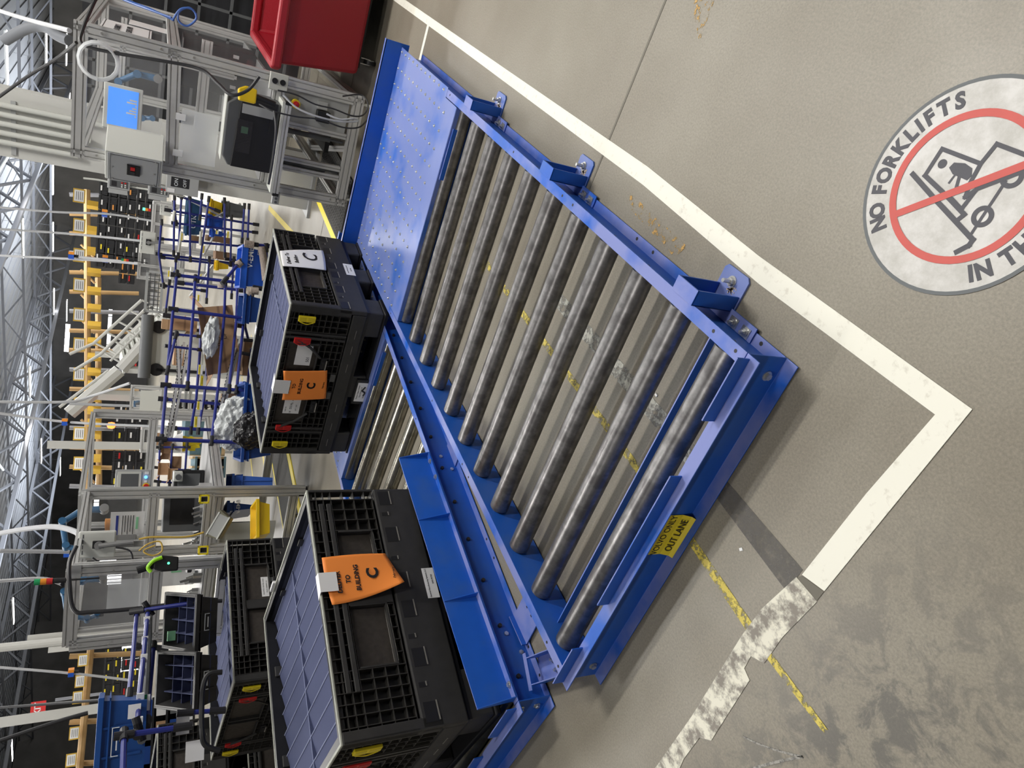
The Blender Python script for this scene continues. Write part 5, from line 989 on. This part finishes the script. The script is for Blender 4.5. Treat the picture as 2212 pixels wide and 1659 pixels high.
# ------------------------------------------------------------------ control panel, left station
hp = thing('operator_console', 'grey operator panel with touch screen, red stop button and blue lamp', 'control panel', *fit_(248, 327, 1014, 1062, 7.6)[:2]); _, _, w_, h = fit_(248, 327, 1014, 1062, 7.6)
part(hp, 'housing', GREY, ((0, -w_ / 2, 0), (.10, w_ / 2, h)), bev=.008); part(hp, 'screen_frame', LGREY, ((-.008, -w_ * .40, h * .28), (0, w_ * .42, h * .94)), bev=.004); part(hp, 'touch_screen', DGREY, ((-.010, -w_ * .30, h * .36), (-.008, w_ * .34, h * .84)))
MB().cyl((-.012, w_ * .26, h * .14), (0, w_ * .26, h * .14), .030, 18).build('stop_collar', YEL, hp); MB().cyl((-.04, w_ * .26, h * .14), (-.012, w_ * .26, h * .14), .022, 18).build('stop_button', REDC, hp)
MB().cyl((-.014, -w_ * .15, h * .16), (0, -w_ * .15, h * .16), .014, 14).build('blue_lamp', mat('blue_lamp', (.05, .2, .9), .3, emit=(.1, .4, 1), es=3), hp); part(hp, 'key_switch', WHITE, ((-.004, 0, h * .12), (0, w_ * .1, h * .2))); part(hp, 'card', WHITE, ((-.004, -w_ * .4, h * .08), (0, -w_ * .28, h * .2)))
A2 = pt(592, 1062, 7.43); A2.z = 0; ls = thing('assembly_station', 'aluminium station left of the gap, with robot, lamp and yellow bin', 'workstation', (A2.x, A2.y, 0), math.radians(8))
W2, H2, D2 = 1.62, 2.0, 1.5
for x in (0, D2):
    for y in (0, W2): alu(ls, (x, y, .10), (x, y, H2), .045, .09 if y == 0 else .045, (0, 1, 0), 'post')
    alu(ls, (x, 0, H2), (x, W2, H2), .045, .045, name='top_rail'); alu(ls, (x, 0, .13), (x, W2, .13), .045, .09, name='bottom_rail'); alu(ls, (x, 0, .84), (x, W2, .84), .045, .09, name='table_rail'); alu(ls, (x, 0, 1.42), (x, W2, 1.42), .045, .09, name='middle_rail')
for y in (0, W2): alu(ls, (0, y, H2), (D2, y, H2), .045, .045, name='side_rail'); alu(ls, (0, y, .84), (D2, y, .84), .045, .09, name='side_rail')
alu(ls, (.5, .72, .9), (.5, .72, 1.95), .045, .045, (0, 1, 0), 'inner_post'); alu(ls, (.6, .98, .9), (.6, .98, 1.8), .045, .045, (0, 1, 0), 'inner_post')
part(ls, 'clear_panel', PC, ((-.003, .05, 1.46), (.002, W2 - .05, H2 - .03))); part(ls, 'table_top', ALUD, ((0, 0, .88), (D2, W2, .90))); part(ls, 'cabinet_panel', LGREY, ((.06, .42, .25), (.08, W2, .78))); part(ls, 'caster', BLACK, ((-.02, -.02, .0), (.06, .05, .09)))
for y in (.3, .6, .9): part(ls, 'lower_bar', DGREY, ((.0, y, .02), (.02, y + .03, .10)))
for n in range(26):
    random.seed(n + 40); x, y, z = random.uniform(.05, .5), .1 + n * .058, .90; s = random.uniform(.02, .06)
    b = MB().cb((x, y, z + s), (s, s * .8, s * 2), n); b.cyl((x, y, z + s * 2), (x - .02, y + .01, z + s * 3.5), s * .22, 8); b.build('fixture_block', (ALU, ZINC, DGREY, ALUD)[n % 4], ls)
part(ls, 'instruction_sheet', WHITE, ((-.006, .20, 1.48), (-.003, .52, 1.76))); part(ls, 'instruction_print', INKB, ((-.008, .24, 1.695), (-.006, .48, 1.715))); part(ls, 'instruction_print', GREEN, ((-.008, .26, 1.53), (-.006, .40, 1.55)))
for k in range(5): part(ls, 'instruction_print', INK, ((-.008, .24, 1.57 + .022 * k), (-.006, .46 - .03 * (k % 2), 1.575 + .022 * k)))
part(ls, 'paper_sheet', WHITE, ((.3, 1.02, .95), (.305, 1.4, 1.36))); part(ls, 'paper_print', GREEN, ((.295, 1.12, 1.08), (.299, 1.22, 1.18)))
robot('blue robot arm reaching down inside the left station', tuple(pt(225, 1100, 7.9)), 1.1, 1.1)
for n, (px, py) in enumerate(((262, 1128), (262, 1144), (248, 1160))):
    t = thing('clamp_post', ['upper of three posts with orange heads in the left station', 'middle of three posts with orange heads in the left station', 'lower left of three posts with orange heads in the left station'][n], 'post', tuple(pt(px + 45, py, 7.7)), .7); part(t, 'shaft', ALUD, ((0, -.025, 0), (.05, .025, .26))); part(t, 'orange_head', ORG, ((-.01, -.04, .26), (.06, .04, .31)), bev=.004)
for n, (px, py) in enumerate(((444, 1078), (442, 1188))):
    t = thing('light_curtain_box', ['yellow sensor housing at the right end of the table rail', 'yellow sensor housing at the left end of the table rail'][n], 'sensor', tuple(pt(px + 8, py, 7.0)), .8); MB().box((-.02, -.04, 0), (.03, -.025, .085)).box((-.02, .025, 0), (.03, .04, .085)).box((-.02, -.04, .07), (.03, .04, .085)).box((-.02, -.04, 0), (.03, .04, .012)).build('yellow_frame', YEL, t); part(t, 'lens', BLACK, ((0, -.02, .015), (.02, .02, .065)))
fl_ = thing('work_lamp', 'boxy grey work lamp tilted under the table rail', 'lamp', tuple(pt(470, 1135, 6.9)), .8); fl_.rotation_euler = (.5, .35, .8)
MB().prism([(-.10, -.07), (.10, -.07), (.13, .05), (-.13, .05)], (0, 0, 0), (.12, 0, 0)).build('housing', mat('lamp_housing', (.16, .155, .10), .5), fl_, bev=.005); part(fl_, 'lens', FILM, ((-.004, -.10, -.05), (0, .10, .04))); part(fl_, 'lens_frame', LGREY, ((-.008, -.11, .04), (0, .11, .052)), ((-.008, -.11, -.062), (0, .11, -.05)))
tote('yellow plastic bin with a blank label on the left station bottom rail', (553, 584, 1080, 1158, 6.9), .32, YELB, tw=.2, ribs=0, lip=.03, name='parts_bin', cat='bin')
bl_ = tote('pale blue tote standing on end behind the left station', (500, 590, 1026, 1062, 7.9), .45, PBLUE, ribs=2); tote('navy tote under the left station table', (490, 552, 1084, 1104, 7.6), .5, NBLUE, tw=.2, ribs=0, mark=[('V-EMB', .5, .6, .05)])
mon = monitor_back('large pale monitor seen from behind above the left station', 168, 250, 1148, 1206, 6.4, -.15)
cam_ = thing('wall_clamp', 'grey camera head on a clamp at the left station corner', 'camera', tuple(pt(395, 1030, 8.3)), .6); part(cam_, 'camera_body', LGREY, ((0, -.05, 0), (.12, .05, .09)), bev=.008); MB().cyl((-.05, 0, .045), (0, 0, .045), .03, 14).build('camera_lens', DGREY, cam_); 
prn2 = thing('label_printer', 'second black printer standing behind the left station', 'printer', *fit_(380, 440, 1028, 1066, 8.4)[:2]); part(prn2, 'body', BLK, ((0, -.16, 0), (.3, .16, .30)), bev=.012); part(prn2, 'front_cover', DGREY, ((-.01, -.12, .04), (0, .12, .26)), bev=.004)
mc = thing('black_cabinet', 'black machine block with a dark window inside the left station', 'machine', *fit_(376, 442, 1078, 1122, 7.9)[:2]); part(mc, 'body', DGREY, ((0, -.22, 0), (.3, .22, .38)), bev=.01); part(mc, 'window', BLACK, ((-.003, -.15, .1), (0, .15, .32)))
scn = thing('barcode_scanner', 'black and lime handheld scanner standing in its cradle on the left station', 'scanner', tuple(pt(385, 1216, 5.3)), .9)
MB().prism([(-.05, 0), (.04, 0), (.055, .10), (.04, .15), (-.03, .15), (-.05, .10)], (-.03, 0, 0), (.03, 0, 0)).build('cradle', BLACK, scn, bev=.01); MB().tube([(-.033, -.04, .10), (-.035, -.02, .15), (-.035, .02, .18), (-.033, .05, .16)], .012, 8).build('lime_trim', GLO, scn, smooth=True); MB().cyl((-.035, .0, .06), (-.03, .0, .06), .008, 12).build('green_led', GRNL, scn); MB().cyl((0, 0, .14), (.01, .03, .24), .026, 12).build('scanner_head', BLACK, scn)

# ------------------------------------------------------------------ nearer station at the left with signal tower
A3 = pt(480, 1212, 6.0); n3 = thing('assembly_station', 'nearest aluminium station at the left in clear panels, cable draped over it', 'workstation', (A3.x, A3.y, 0), math.radians(20))
W3, H3 = .60, 1.95
for x in (0, 1.4):
    for y in (0, W3): alu(n3, (x, y, .06), (x, y, H3), .045, .09, (0, 1, 0), 'post')
    alu(n3, (x, 0, H3), (x, W3, H3), .045, .09, name='top_rail'); alu(n3, (x, 0, 1.42), (x, W3, 1.42), .045, .09, name='middle_rail'); alu(n3, (x, 0, .95), (x, W3, .95), .045, .09, name='table_rail')
for y in (0, W3): alu(n3, (0, y, H3), (1.4, y, H3), .045, .045, name='side_rail')
part(n3, 'clear_panel', PC, ((-.003, .03, 1.46), (.002, W3 - .03, H3 - .04))); part(n3, 'frosted_sheet', FILM, ((-.008, .10, 1.47), (-.004, .34, 1.73))); part(n3, 'corner_plate', GREY, ((-.03, -.05, H3 - .05), (-.024, .05, H3 + .03)))
robot('dark blue robot arm hanging inside the nearest left station', tuple(pt(222, 1250, 6.3)), 1.2, .8)
for z in (1.0, 1.38, 1.5, 1.7, 1.9):
    for y in (0, W3): MB().cyl((-.052, y, z), (-.045, y, z), .009, 10).build('screw', ZINC, n3)
beacon('green amber red signal tower on the nearest left station', 74, 124, 1256, 5.9)
cable('power_cable', 'thick black cable draped over the nearest left station', [(165, 1180, 5.8), (150, 1215, 5.75), (150, 1262, 5.7), (160, 1318, 5.7), (200, 1322, 5.7), (300, 1314, 5.7), (400, 1302, 5.7), (480, 1298, 5.7)], .014, CABLE)
cable('air_hose', 'white hose arching over the left monitor', [(0, 1152, 7.5), (60, 1142, 7.2), (120, 1138, 6.9), (165, 1150, 6.6), (172, 1168, 6.4)], .022, CABLEW, cat='hose')
cable('power_cable', 'black cable looped under the large pale monitor', [(200, 1205, 6.2), (230, 1225, 6.2), (262, 1232, 6.2), (285, 1215, 6.2), (280, 1190, 6.2), (250, 1182, 6.2)], .007, CABLE)
cable('signal_cable', 'yellow cable run across the left station', [(300, 1165, 7.0), (330, 1160, 7.0), (400, 1160, 7.0), (440, 1150, 7.0)], .009, CABLEY)
cable('signal_cable', 'yellow cable coil hanging in the left station', [(300, 1190, 7.0), (320, 1175, 7.0), (345, 1170, 7.0), (350, 1190, 7.0), (330, 1200, 7.0), (310, 1190, 7.0), (335, 1178, 7.0)], .007, CABLEY)
tote('black part holder standing on the nearest left station', (405, 442, 1208, 1232, 6.2), .15, BLK, ribs=0, name='part_holder', cat='holder')

# ------------------------------------------------------------------ left rack with black totes and the large blue tote
bk3 = bulk('third black bulk container, behind the near one, on a low cart', (1.72, 3.60, .30), -.16, 1.10, 1.26, .68, zigzag=8, cross=(.4,))
d3 = thing('dolly', 'low black dolly with a tall tubular handle under the third container', 'cart', (1.72, 3.60, 0), -.16)
part(d3, 'deck', BLK, ((0, 0, .17), (1.10, 1.26, .29)), bev=.01)
for x, y in ((.1, .1), (1.0, .1), (.1, 1.16), (1.0, 1.16)): MB().cyl((x, y - .02, .08), (x, y + .02, .08), .08, 18).build('caster', BLACK, d3)
hd = cable('tube_handle', 'bent black tube handle rising between the third container and the totes', [(480, 1452, 4.35), (452, 1456, 4.35), (440, 1478, 4.35), (436, 1520, 4.35), (436, 1580, 4.3), (444, 1610, 4.3), (475, 1622, 4.3)], .014, BLACK, cat='handle')
ta = tote('black tote with blue dividers and two green tapes on the left pipe rack', (413, 474, 1284, 1400, 5.35), .40, BLKW, tw=-.12, ribs=2, divs=4, name='divider_tote', tilt=-.42)
tb = tote('black tote with blue dividers nearest the third container handle', (411, 474, 1408, 1528, 5.1), .46, BLKW, tw=-.12, ribs=2, divs=4, name='divider_tote', tilt=-.42)
for t_ in (ta, tb): frame_mark(t_, .4, .2, .35, .055, -.004)
for n, (x0, x1, y0, y1) in enumerate(((361, 379, 1363, 1384), (357, 378, 1423, 1446))):
    loc, rz, w_, h = fit_(x0, x1, y0, y1, 5.55); tag(MB().cb((0, 0, 0), (.012, w_, h)).build('tape_strip', GREEN), ['green tape strip on the far rim of the right black tote', 'green tape strip between the two black totes'][n], 'tape'); o = bpy.data.objects[[o.name for o in bpy.data.objects if o.name.startswith('tape_strip')][-1]]; o.location = Vector(loc) + Vector((0, 0, h / 2)); o.rotation_euler = (0, -.3, rz)
bt = tote('large royal blue tote with a moulded frame mark high at the left', (206, 314, 1506, 1695, 4.6), .55, mat('royal_blue_tote', (.012, .075, .30), .42, 0, .06, 6), tw=-.1, ribs=2); frame_mark(bt, .5, .3, .4, .07, -.004)
part(bt, 'label', WHITE, ((-.012, -.17, .03), (-.006, -.10, .09)), bev=0)
lr = rack('left pipe rack of blue tubes with white clips carrying the totes', (350, 1450, 5.2))
for e in ([(296, 1320, 5.6), (420, 1302, 5.5)], [(318, 1312, 5.6), (322, 1318, 5.6)], [(268, 1588, 4.3), (395, 1570, 4.3)], [(302, 1582, 4.4), (298, 1568, 4.4)], [(400, 1540, 4.9), (470, 1535, 4.9)], [(300, 1395, 6), (350, 1400, 6)]): pipe(lr, 'upright', BLUET, e, .014, JB)
for e in ([(320, 1318, 5.6), (310, 1420, 5.1), (300, 1510, 4.7), (297, 1580, 4.4)], [(296, 1322, 5.8), (286, 1430, 5.3), (279, 1500, 5.0)], [(332, 1395, 5.5), (322, 1500, 5.0), (318, 1560, 4.7)], [(268, 1588, 4.3), (266, 1659, 4.1), (265, 1700, 4.0)]): pipe(lr, 'rail', BLUET, e, .014, JB)
for px, py, d in ((317, 1340, 5.5), (313, 1383, 5.3), (311, 1422, 5.1), (307, 1455, 5.0), (303, 1508, 4.7), (300, 1560, 4.5)): p = rel(lr, pt(px, py, d)); MB().cb(p, (.05, .05, .035), .9).build('white_clip', WHITE, lr)
cable('flow_tube', 'grey flow tube leaning beside the blue rack rails', [(322, 1330, 5.7), (318, 1420, 5.3), (312, 1520, 4.9), (306, 1600, 4.6)], .022, DGREY, cat='tube')
holder(lr, 311, 324, 1500, 1535, 4.7, STG); holder(lr, 360, 380, 1318, 1352, 6.2, LGREY)
bulk('dark black container stacked on another behind the tube handle', (1.42, 5.42, .655), -.16, 1.12, 1.2, .66, clips=False, zigzag=4)
bulk('lowest dark container standing on the floor under the one behind the handle', (1.42, 5.42, .0), -.16, 1.12, 1.2, .64, clips=False, fabric=False)
tag(MB().cb(pt(421, 1622, 4.45), (.004, .10, .09), .95).build('card', WHITE), 'white card taped on the dark container beside the tube handle', 'card')
cd2 = tag(MB().cb(pt(395, 1562, 4.9), (.004, .12, .07), .95).build('card', WHITE), 'white shipping card lying behind the black totes', 'card')

# ------------------------------------------------------------------ far storage: stacked black containers, signs, columns
DKB = mat('stacked_container_black', (.016, .017, .021), .55, 0, .3, 3)
stack_proto = None
def far_stack(x0, x1, y0, y1, d, nx, nz, lab):
    """wall of stacked black containers, each one an object with its card"""
    global stack_proto
    loc, rz, w_, h = fit_(x0, x1, y0, y1, d); cw, ch = w_ / nx, h / nz; rng = random.Random(int(y0))
    R = Matrix.Rotation(rz, 3, 'Z')
    for i in range(nx):
        for k in range(nz):
            p = Vector(loc) + R @ Vector((0, -w_ / 2 + cw * (i + .5), ch * k)); lbl = 'black container %s from top, %s from right, %s' % (ORD[nz - 1 - k], ORD[i], lab)
            key = (round(cw, 3), round(ch, 3))
            if stack_proto is None or stack_proto[0] != key:
                t = thing('stacked_container', lbl, 'container', p, rz, 'stacked black containers ' + lab); b = MB().box((0, -cw / 2 + .012, .01), (1.1, cw / 2 - .012, ch - .015))
                for f in range(1, 6): b.box((-.02, -cw / 2 + cw * f / 6 - .01, .03), (0, -cw / 2 + cw * f / 6 + .01, ch - .04))
                b.box((-.03, -cw / 2 + .005, ch - .06), (0, cw / 2 - .005, ch - .02)).build('body', DKB, t, kind=None); part(t, 'feet', DKB, ((.0, -cw / 2 + .02, -.0), (1.1, -cw / 2 + .2, .012))); part(t, 'label', WHITE, ((-.036, -.07, ch * .40), (-.030, .06, ch * .56)))
                stack_proto = (key, t)
            else: t = copy_thing(stack_proto[1], p, rz, lbl, 'stacked black containers ' + lab)
            q = rng.random()
            for c_ in t.children:
                if c_.name.startswith('label'):
                    c_.location = (0, rng.uniform(-.3, .3) * cw, rng.uniform(-.2, .25) * ch)
                    if q < .25: 
                        c_.data = c_.data.copy(); c_.data.materials[0] = (ORG, YLAB, REDC)[int(q * 12) % 3]
far_stack(208, 330, 398, 585, 22, 6, 6, 'in the wall behind the rear racks'); far_stack(255, 292, 570, 614, 19, 2, 2, 'behind the signal tower')
far_stack(244, 320, 862, 956, 19, 3, 3, 'beyond the front rack'); far_stack(240, 312, 972, 1045, 18, 3, 3, 'beyond the operator console')
far_stack(222, 300, 1400, 1500, 20, 4, 4, 'far behind the left rack'); far_stack(282, 330, 690, 800, 24, 4, 2, 'under the stair')
def col(label, x0, x1, y, d, wpx):
    loc, rz, w_, h = fit_(x0, x1, y - wpx / 2, y + wpx / 2, d); t = thing('building_column', label, 'column', (loc[0], loc[1], 0), rz); s = w_ / 2; H_ = 9.2 if x0 < 60 else loc[2] + h
    part(t, 'web', WPNT, ((.0, -.03, 0), (s * 2, .03, H_))); part(t, 'flange', WPNT, ((-.03, -s, 0), (.03, s, H_))); part(t, 'flange', WPNT, ((s * 2 - .03, -s, 0), (s * 2 + .03, s, H_))); return t
col('white steel column between the two dark container walls', 102, 306, 962, 17, 17); col('white steel column left of the nearest left station', 60, 250, 1372, 13, 18); col('slim white column next to the thicker left one', 105, 265, 1396, 16, 12); col('grey column behind the royal blue tote', 50, 240, 1540, 12, 22); col('slim grey column right of the stair', 205, 300, 768, 20, 12); col('thin white post above the container wall at mid picture', 200, 300, 858, 20, 8)
sp = thing('sprinkler_main', 'white drain pipe fixed along the left steel column', 'pipe', (pt(150, 1384, 12.8).x, pt(150, 1384, 12.8).y, 0), .8); MB().cyl((0, 0, 0), (0, 0, 4.0), .06, 12).build('pipe', LAMPW if False else WPNT, sp)
# yellow and white aisle signs on a tan beam
SGY = mat('aisle_sign_yellow', (.60, .38, .05), .6)
be = thing('rack_beam', 'long tan storage rack beam carrying the aisle signs', 'beam', (pt(180, 700, 26).x, pt(180, 700, 26).y, 0))
for e in ([(188, 410, 26), (190, 1060, 26)], [(212, 600, 27), (214, 1060, 27)]): pipe(be, 'beam', RACKO, e, .09)
for n in range(16): y = 420 + n * 42; pipe(be, 'rack_upright', RACKO if n % 3 else STRUC, [(150, y, 26.5), (300, y + 4, 26.5)], .07)
for n in range(12): y = 420 + n * 54; pipe(be, 'rack_brace', RACKO, [(175, y, 26.8), (205, y + 30, 26.8)], .04)
sgp = None
for n, y in enumerate([446, 500, 545, 590, 630, 667, 704, 739, 772, 804, 832, 860, 887, 914, 940, 990, 1015]):
    lab = 'yellow folded aisle sign on the tan beam, %s from the right' % ORD[n]
    p = pt(218, y, 25.5); az = math.atan2(p.y - CAM.y, p.x - CAM.x)
    if sgp is None:
        sgp = thing('aisle_sign', lab, 'sign', p, az, 'yellow aisle signs on the tan beam'); MB().add([(0, -.13, 0), (0, -.13, .36), (-.16, .02, .36), (-.16, .02, 0), (0, .13, 0), (0, .13, .36), (.01, -.13, 0), (.01, -.13, .36), (-.14, .02, .36), (-.14, .02, 0), (.01, .13, 0), (.01, .13, .36)], [(0, 1, 2, 3), (3, 2, 5, 4), (6, 7, 8, 9), (9, 8, 11, 10), (1, 2, 8, 7), (2, 5, 11, 8)]).build('sign_board', SGY, sgp)
    else: copy_thing(sgp, p, az, lab)
sgw = None
for n in range(10):
    y = 425 + n * 64; p = pt(184, y, 24.5); lab = 'white bay placard with a tan border on the storage rack, %s from right' % ORD[n]; az = math.atan2(p.y - CAM.y, p.x - CAM.x)
    if sgw is None:
        sgw = thing('bay_placard', lab, 'sign', p, az, 'white bay placards'); part(sgw, 'border', SGY, ((0, -.2, 0), (.02, .2, .30))); part(sgw, 'card', WHITE, ((-.005, -.16, .03), (0, .16, .27)))
        for k in range(4): part(sgw, 'print_line', INK, ((-.008, -.12, .06 + .05 * k), (-.005, .12, .072 + .05 * k)))
    else: copy_thing(sgw, p, az, lab)
pipe(be, 'beam', RACKO, [(196, 1400, 16.2), (168, 1700, 16.2)], .06)
for y in (1418, 1560, 1650): pipe(be, 'rack_upright', RACKO, [(150, y, 16.3), (335, y - 8, 16.3)], .05)
for n, (x, y, d) in enumerate(((184, 1470, 16), (179, 1505, 16), (172, 1582, 16), (165, 1640, 16), (190, 1425, 16))):
    p = pt(x, y, d); az = math.atan2(p.y - CAM.y, p.x - CAM.x); q_ = copy_thing(sgw, p, az, ['white bay placard high behind the royal blue tote', 'white bay placard next to the column at the left', 'white bay placard at the far left with a bold border', 'lowest left white bay placard', 'white bay placard right of the slim columns'][n]); q_.scale = (d / 30,) * 3
for n, (x, y, d) in enumerate(((160, 553, 14), (233, 560, 14), (232, 462, 17), (146, 912, 13), (160, 1452, 14), (150, 1195, 9))):
    p = pt(x, y, d); t = thing('motion_sensor', ['blue and orange sensor on a hanging conduit, topmost over the rear racks', 'blue and orange sensor beside the green amber red tower', 'blue and orange sensor before the black container wall', 'blue and orange sensor over the front rack', 'blue and orange sensor above the royal blue tote', 'blue and orange sensor beside the large pale monitor'][n], 'sensor', p, .6)
    s = d / 14 * .05; part(t, 'blue_half', VBLUE, ((-s, -s * .2, 0), (s, s * 1.1, s * 1.6))); part(t, 'orange_half', STO, ((-s, -s * 1.2, 0), (s, -s * .25, s * 1.6))); MB().cyl((0, 0, -s * 1.2), (0, 0, 0), s * .5, 10).build('base', BLACK, t)
for n, (pts) in enumerate((((0, 448, 15), (120, 458, 15), (230, 462, 15), (310, 474, 15), (333, 478, 15)), ((0, 495, 14), (150, 505, 14), (302, 520, 13.6)), ((0, 552, 14.5), (200, 562, 14), (300, 570, 13.6)), ((0, 868, 12), (150, 868, 12), (200, 855, 12), (280, 828, 11.6)), ((150, 872, 12), (360, 880, 12)), ((170, 555, 14), (300, 568, 13.6)), ((0, 1255, 7), (90, 1250, 6.4), (135, 1262, 6.0)), ((0, 1600, 6), (120, 1560, 6), (190, 1540, 6)), ((0, 1190, 8.5), (150, 1192, 8.6)), ((-20, 890, 13), (150, 912, 13), (360, 922, 12.5)), ((-20, 1440, 14), (160, 1455, 14), (285, 1470, 14)), ((-20, 1530, 10), (220, 1512, 9)))):
    cable('hanging_conduit', ['grey conduit dropping to the small monitor', 'thin conduit dropping to the pale monitor', 'conduit beside the topmost sensor', 'grey hose sweeping over the front rack', 'straight steel conduit over the front rack', 'steel conduit from the topmost sensor', 'black cable dropping onto the nearest left station', 'black cable slanting above the royal blue tote', 'white conduit over the large pale monitor', 'steel conduit below the sensor over the front rack', 'steel conduit under the sensor at the left', 'thin cable in front of the grey left column'][n], pts, .014 if n in (6, 7, 11) else .020, CABLE if n in (6, 7, 11) else CABLEW, cat='conduit')
ex = thing('exit_sign', 'red and white exit sign high on the far left wall', 'sign', *fit_(80, 98, 1522, 1548, 30)[:2]); part(ex, 'board', REDC, ((0, -.30, 0), (.05, .30, .42))); text('EXIT', .26, WINK, ex, (-.003, 0, .22), (0, -1, 0), (0, 0, 1), bold=.004)
for n, q in enumerate(((140, 150, 700, 760, 40), (262, 300, 1395, 1450, 34), (232, 262, 1240, 1262, 30), (120, 250, 1500, 1506, 30), (205, 216, 1010, 1100, 34), (232, 240, 668, 760, 34), (214, 250, 1210, 1250, 33))):  # added glowing panes hung free in the hall, standing in for distant bright patches
    loc, rz, w_, h = fit_(*q); t = thing('bright_pane_%d' % (n + 1), ['bright gap above the stair landing', 'bright patch behind the left conduits', 'small bright patch behind the left station', 'thin bright line of light at the far left', 'bright strip above the control panel', 'bright strip beyond the slim columns', 'bright patch behind the left robot'][n], 'window', loc, rz); t['kind'] = 'structure'; del t['label'], t['category']; part(t, 'pane', GLOWP, ((0, -w_ / 2, 0), (.05, w_ / 2, h))); 
    for k in range(3): part(t, 'mullion', STRUC, ((-.03, -w_ / 2 + w_ * (k + .5) / 3 - .02, 0), (0, -w_ / 2 + w_ * (k + .5) / 3 + .02, h)))
bw = thing('scrap_tape', None, None) if False else None
far_r = thing('storage_cage', 'dark wire cage wall at the top right behind the red bin', 'cage', (8.6, .9, 0), 0)
part(far_r, 'back_sheet', DKB, ((.3, -.8, 0), (.35, 1.6, 2.4)))
for i in range(9): part(far_r, 'mesh_bar', DGREY, ((0, -.8 + .3 * i, 0), (.03, -.77 + .3 * i, 2.4)))
for i in range(7): part(far_r, 'mesh_bar', DGREY, ((0, -.8, .2 + .34 * i), (.03, 1.6, .23 + .34 * i)))

sv = thing('parts_shelf', 'dark grey shelving with stacked bins seen past the royal blue tote', 'shelf', *fit_(300, 420, 1500, 1700, 8.5)[:2]); _, _, w_, h = fit_(300, 420, 1500, 1700, 8.5)
part(sv, 'back_sheet', DGREY, ((.5, -w_ / 2, 0), (.52, w_ / 2, h)))
for k in range(5): part(sv, 'shelf_board', BLK, ((0, -w_ / 2, h * k / 4), (.5, w_ / 2, h * k / 4 + .02)))
for k in range(4):
    for j in range(4): part(sv, 'shelf_box', (CARD, DGREY, WHITE, NBLUE)[(k + 2 * j) % 4], ((.02, -w_ / 2 + w_ * (j + .1) / 4, h * k / 4 + .02), (.4, -w_ / 2 + w_ * (j + .85) / 4, h * k / 4 + .02 + h * .17)))
eq = thing('equipment_rack', 'dark equipment rack with small white labels inside the right station', 'machine', (6.3, .60, .82), math.radians(4.6))
part(eq, 'body', DKB, ((0, .08, 0), (.4, .50, .62)), bev=.01)
for k in range(8): part(eq, 'label', WHITE, ((-.002, .12 + .09 * (k % 4), .15 + .25 * (k // 4)), (0, .15 + .09 * (k % 4), .20 + .25 * (k // 4))))
fx = thing('test_fixture', 'black and silver test fixture standing on the right station table', 'machine', (5.5, .98, .82), math.radians(4.6))
part(fx, 'base', ALU, ((0, -.12, 0), (.25, .35, .03))); part(fx, 'block', BLK, ((.03, -.05, .03), (.2, .10, .30)), bev=.005); part(fx, 'block', ALUD, ((.05, .15, .03), (.18, .28, .22)), bev=.005)
for z in (.10, .2): MB().cyl((.02, .0, z), (.02, .22, z), .015, 10).build('slide_rod', ZINC, fx)
DUCTM = mat('grey_duct', (.17, .18, .20), .6)
hl = thing('ceiling_hose', 'large grey flexible duct sagging across the roof at the upper right', 'hose', tuple(pt(60, 60, 11)), 0)
MB().tube([rel(hl, pt(*p)) for p in ((10, 88, 11), (40, 70, 10.9), (70, 58, 10.8), (100, 60, 10.7), (125, 78, 10.5), (150, 88, 10.3))], .06, 12).build('duct', DUCTM, hl, smooth=True)
cable('hanging_conduit', 'pale conduit slanting past the strip lights at the upper right', [(-10, 20, 10), (60, 42, 9), (150, 66, 7.5)], .02, CABLEW, cat='conduit')

sticker(bk3, .62, .78, .355, .455, .029, [('VALANCE CENTER HIGH', .5, .85, .012), ('PACK DENSITY 14', .5, .62, .012), ('TOOL NO. 501-M', .5, .38, .012), ('55 # 35', .5, .15, .010)])
near_sticker(bk3, .20, .33, .44, .54, .021, [('D51A  14', .5, .7, .018), ('QTY', .4, .35, .012)], 'part_form')
wl = thing('warning_lamp', 'small lit red lamp on a thin pole near the white column', 'lamp', tuple(pt(241, 919, 17)), 0); MB().lathe([(.001, -.08), (.06, -.05), (.07, 0), (.06, .06), (.001, .09)], (0, 0, 0), 14).build('lens', REDL, wl, smooth=True); MB().cyl((0, 0, -1.9), (0, 0, -.08), .02, 8).build('pole', WPNT, wl)
cl_ = thing('hose_coil', 'coil of clear hose hanging in the top corner of the right station', 'hose', tuple(pt(213, 132, 6.0)), .2)
for k in range(5): MB().tube([(.012 * k - .03, (.11 + .004 * k) * math.cos(a_ / 16 * 2 * PI), (.11 + .004 * k) * math.sin(a_ / 16 * 2 * PI)) for a_ in range(17)], .007, 6, False).build('hose_loop', FILM, cl_, smooth=True)
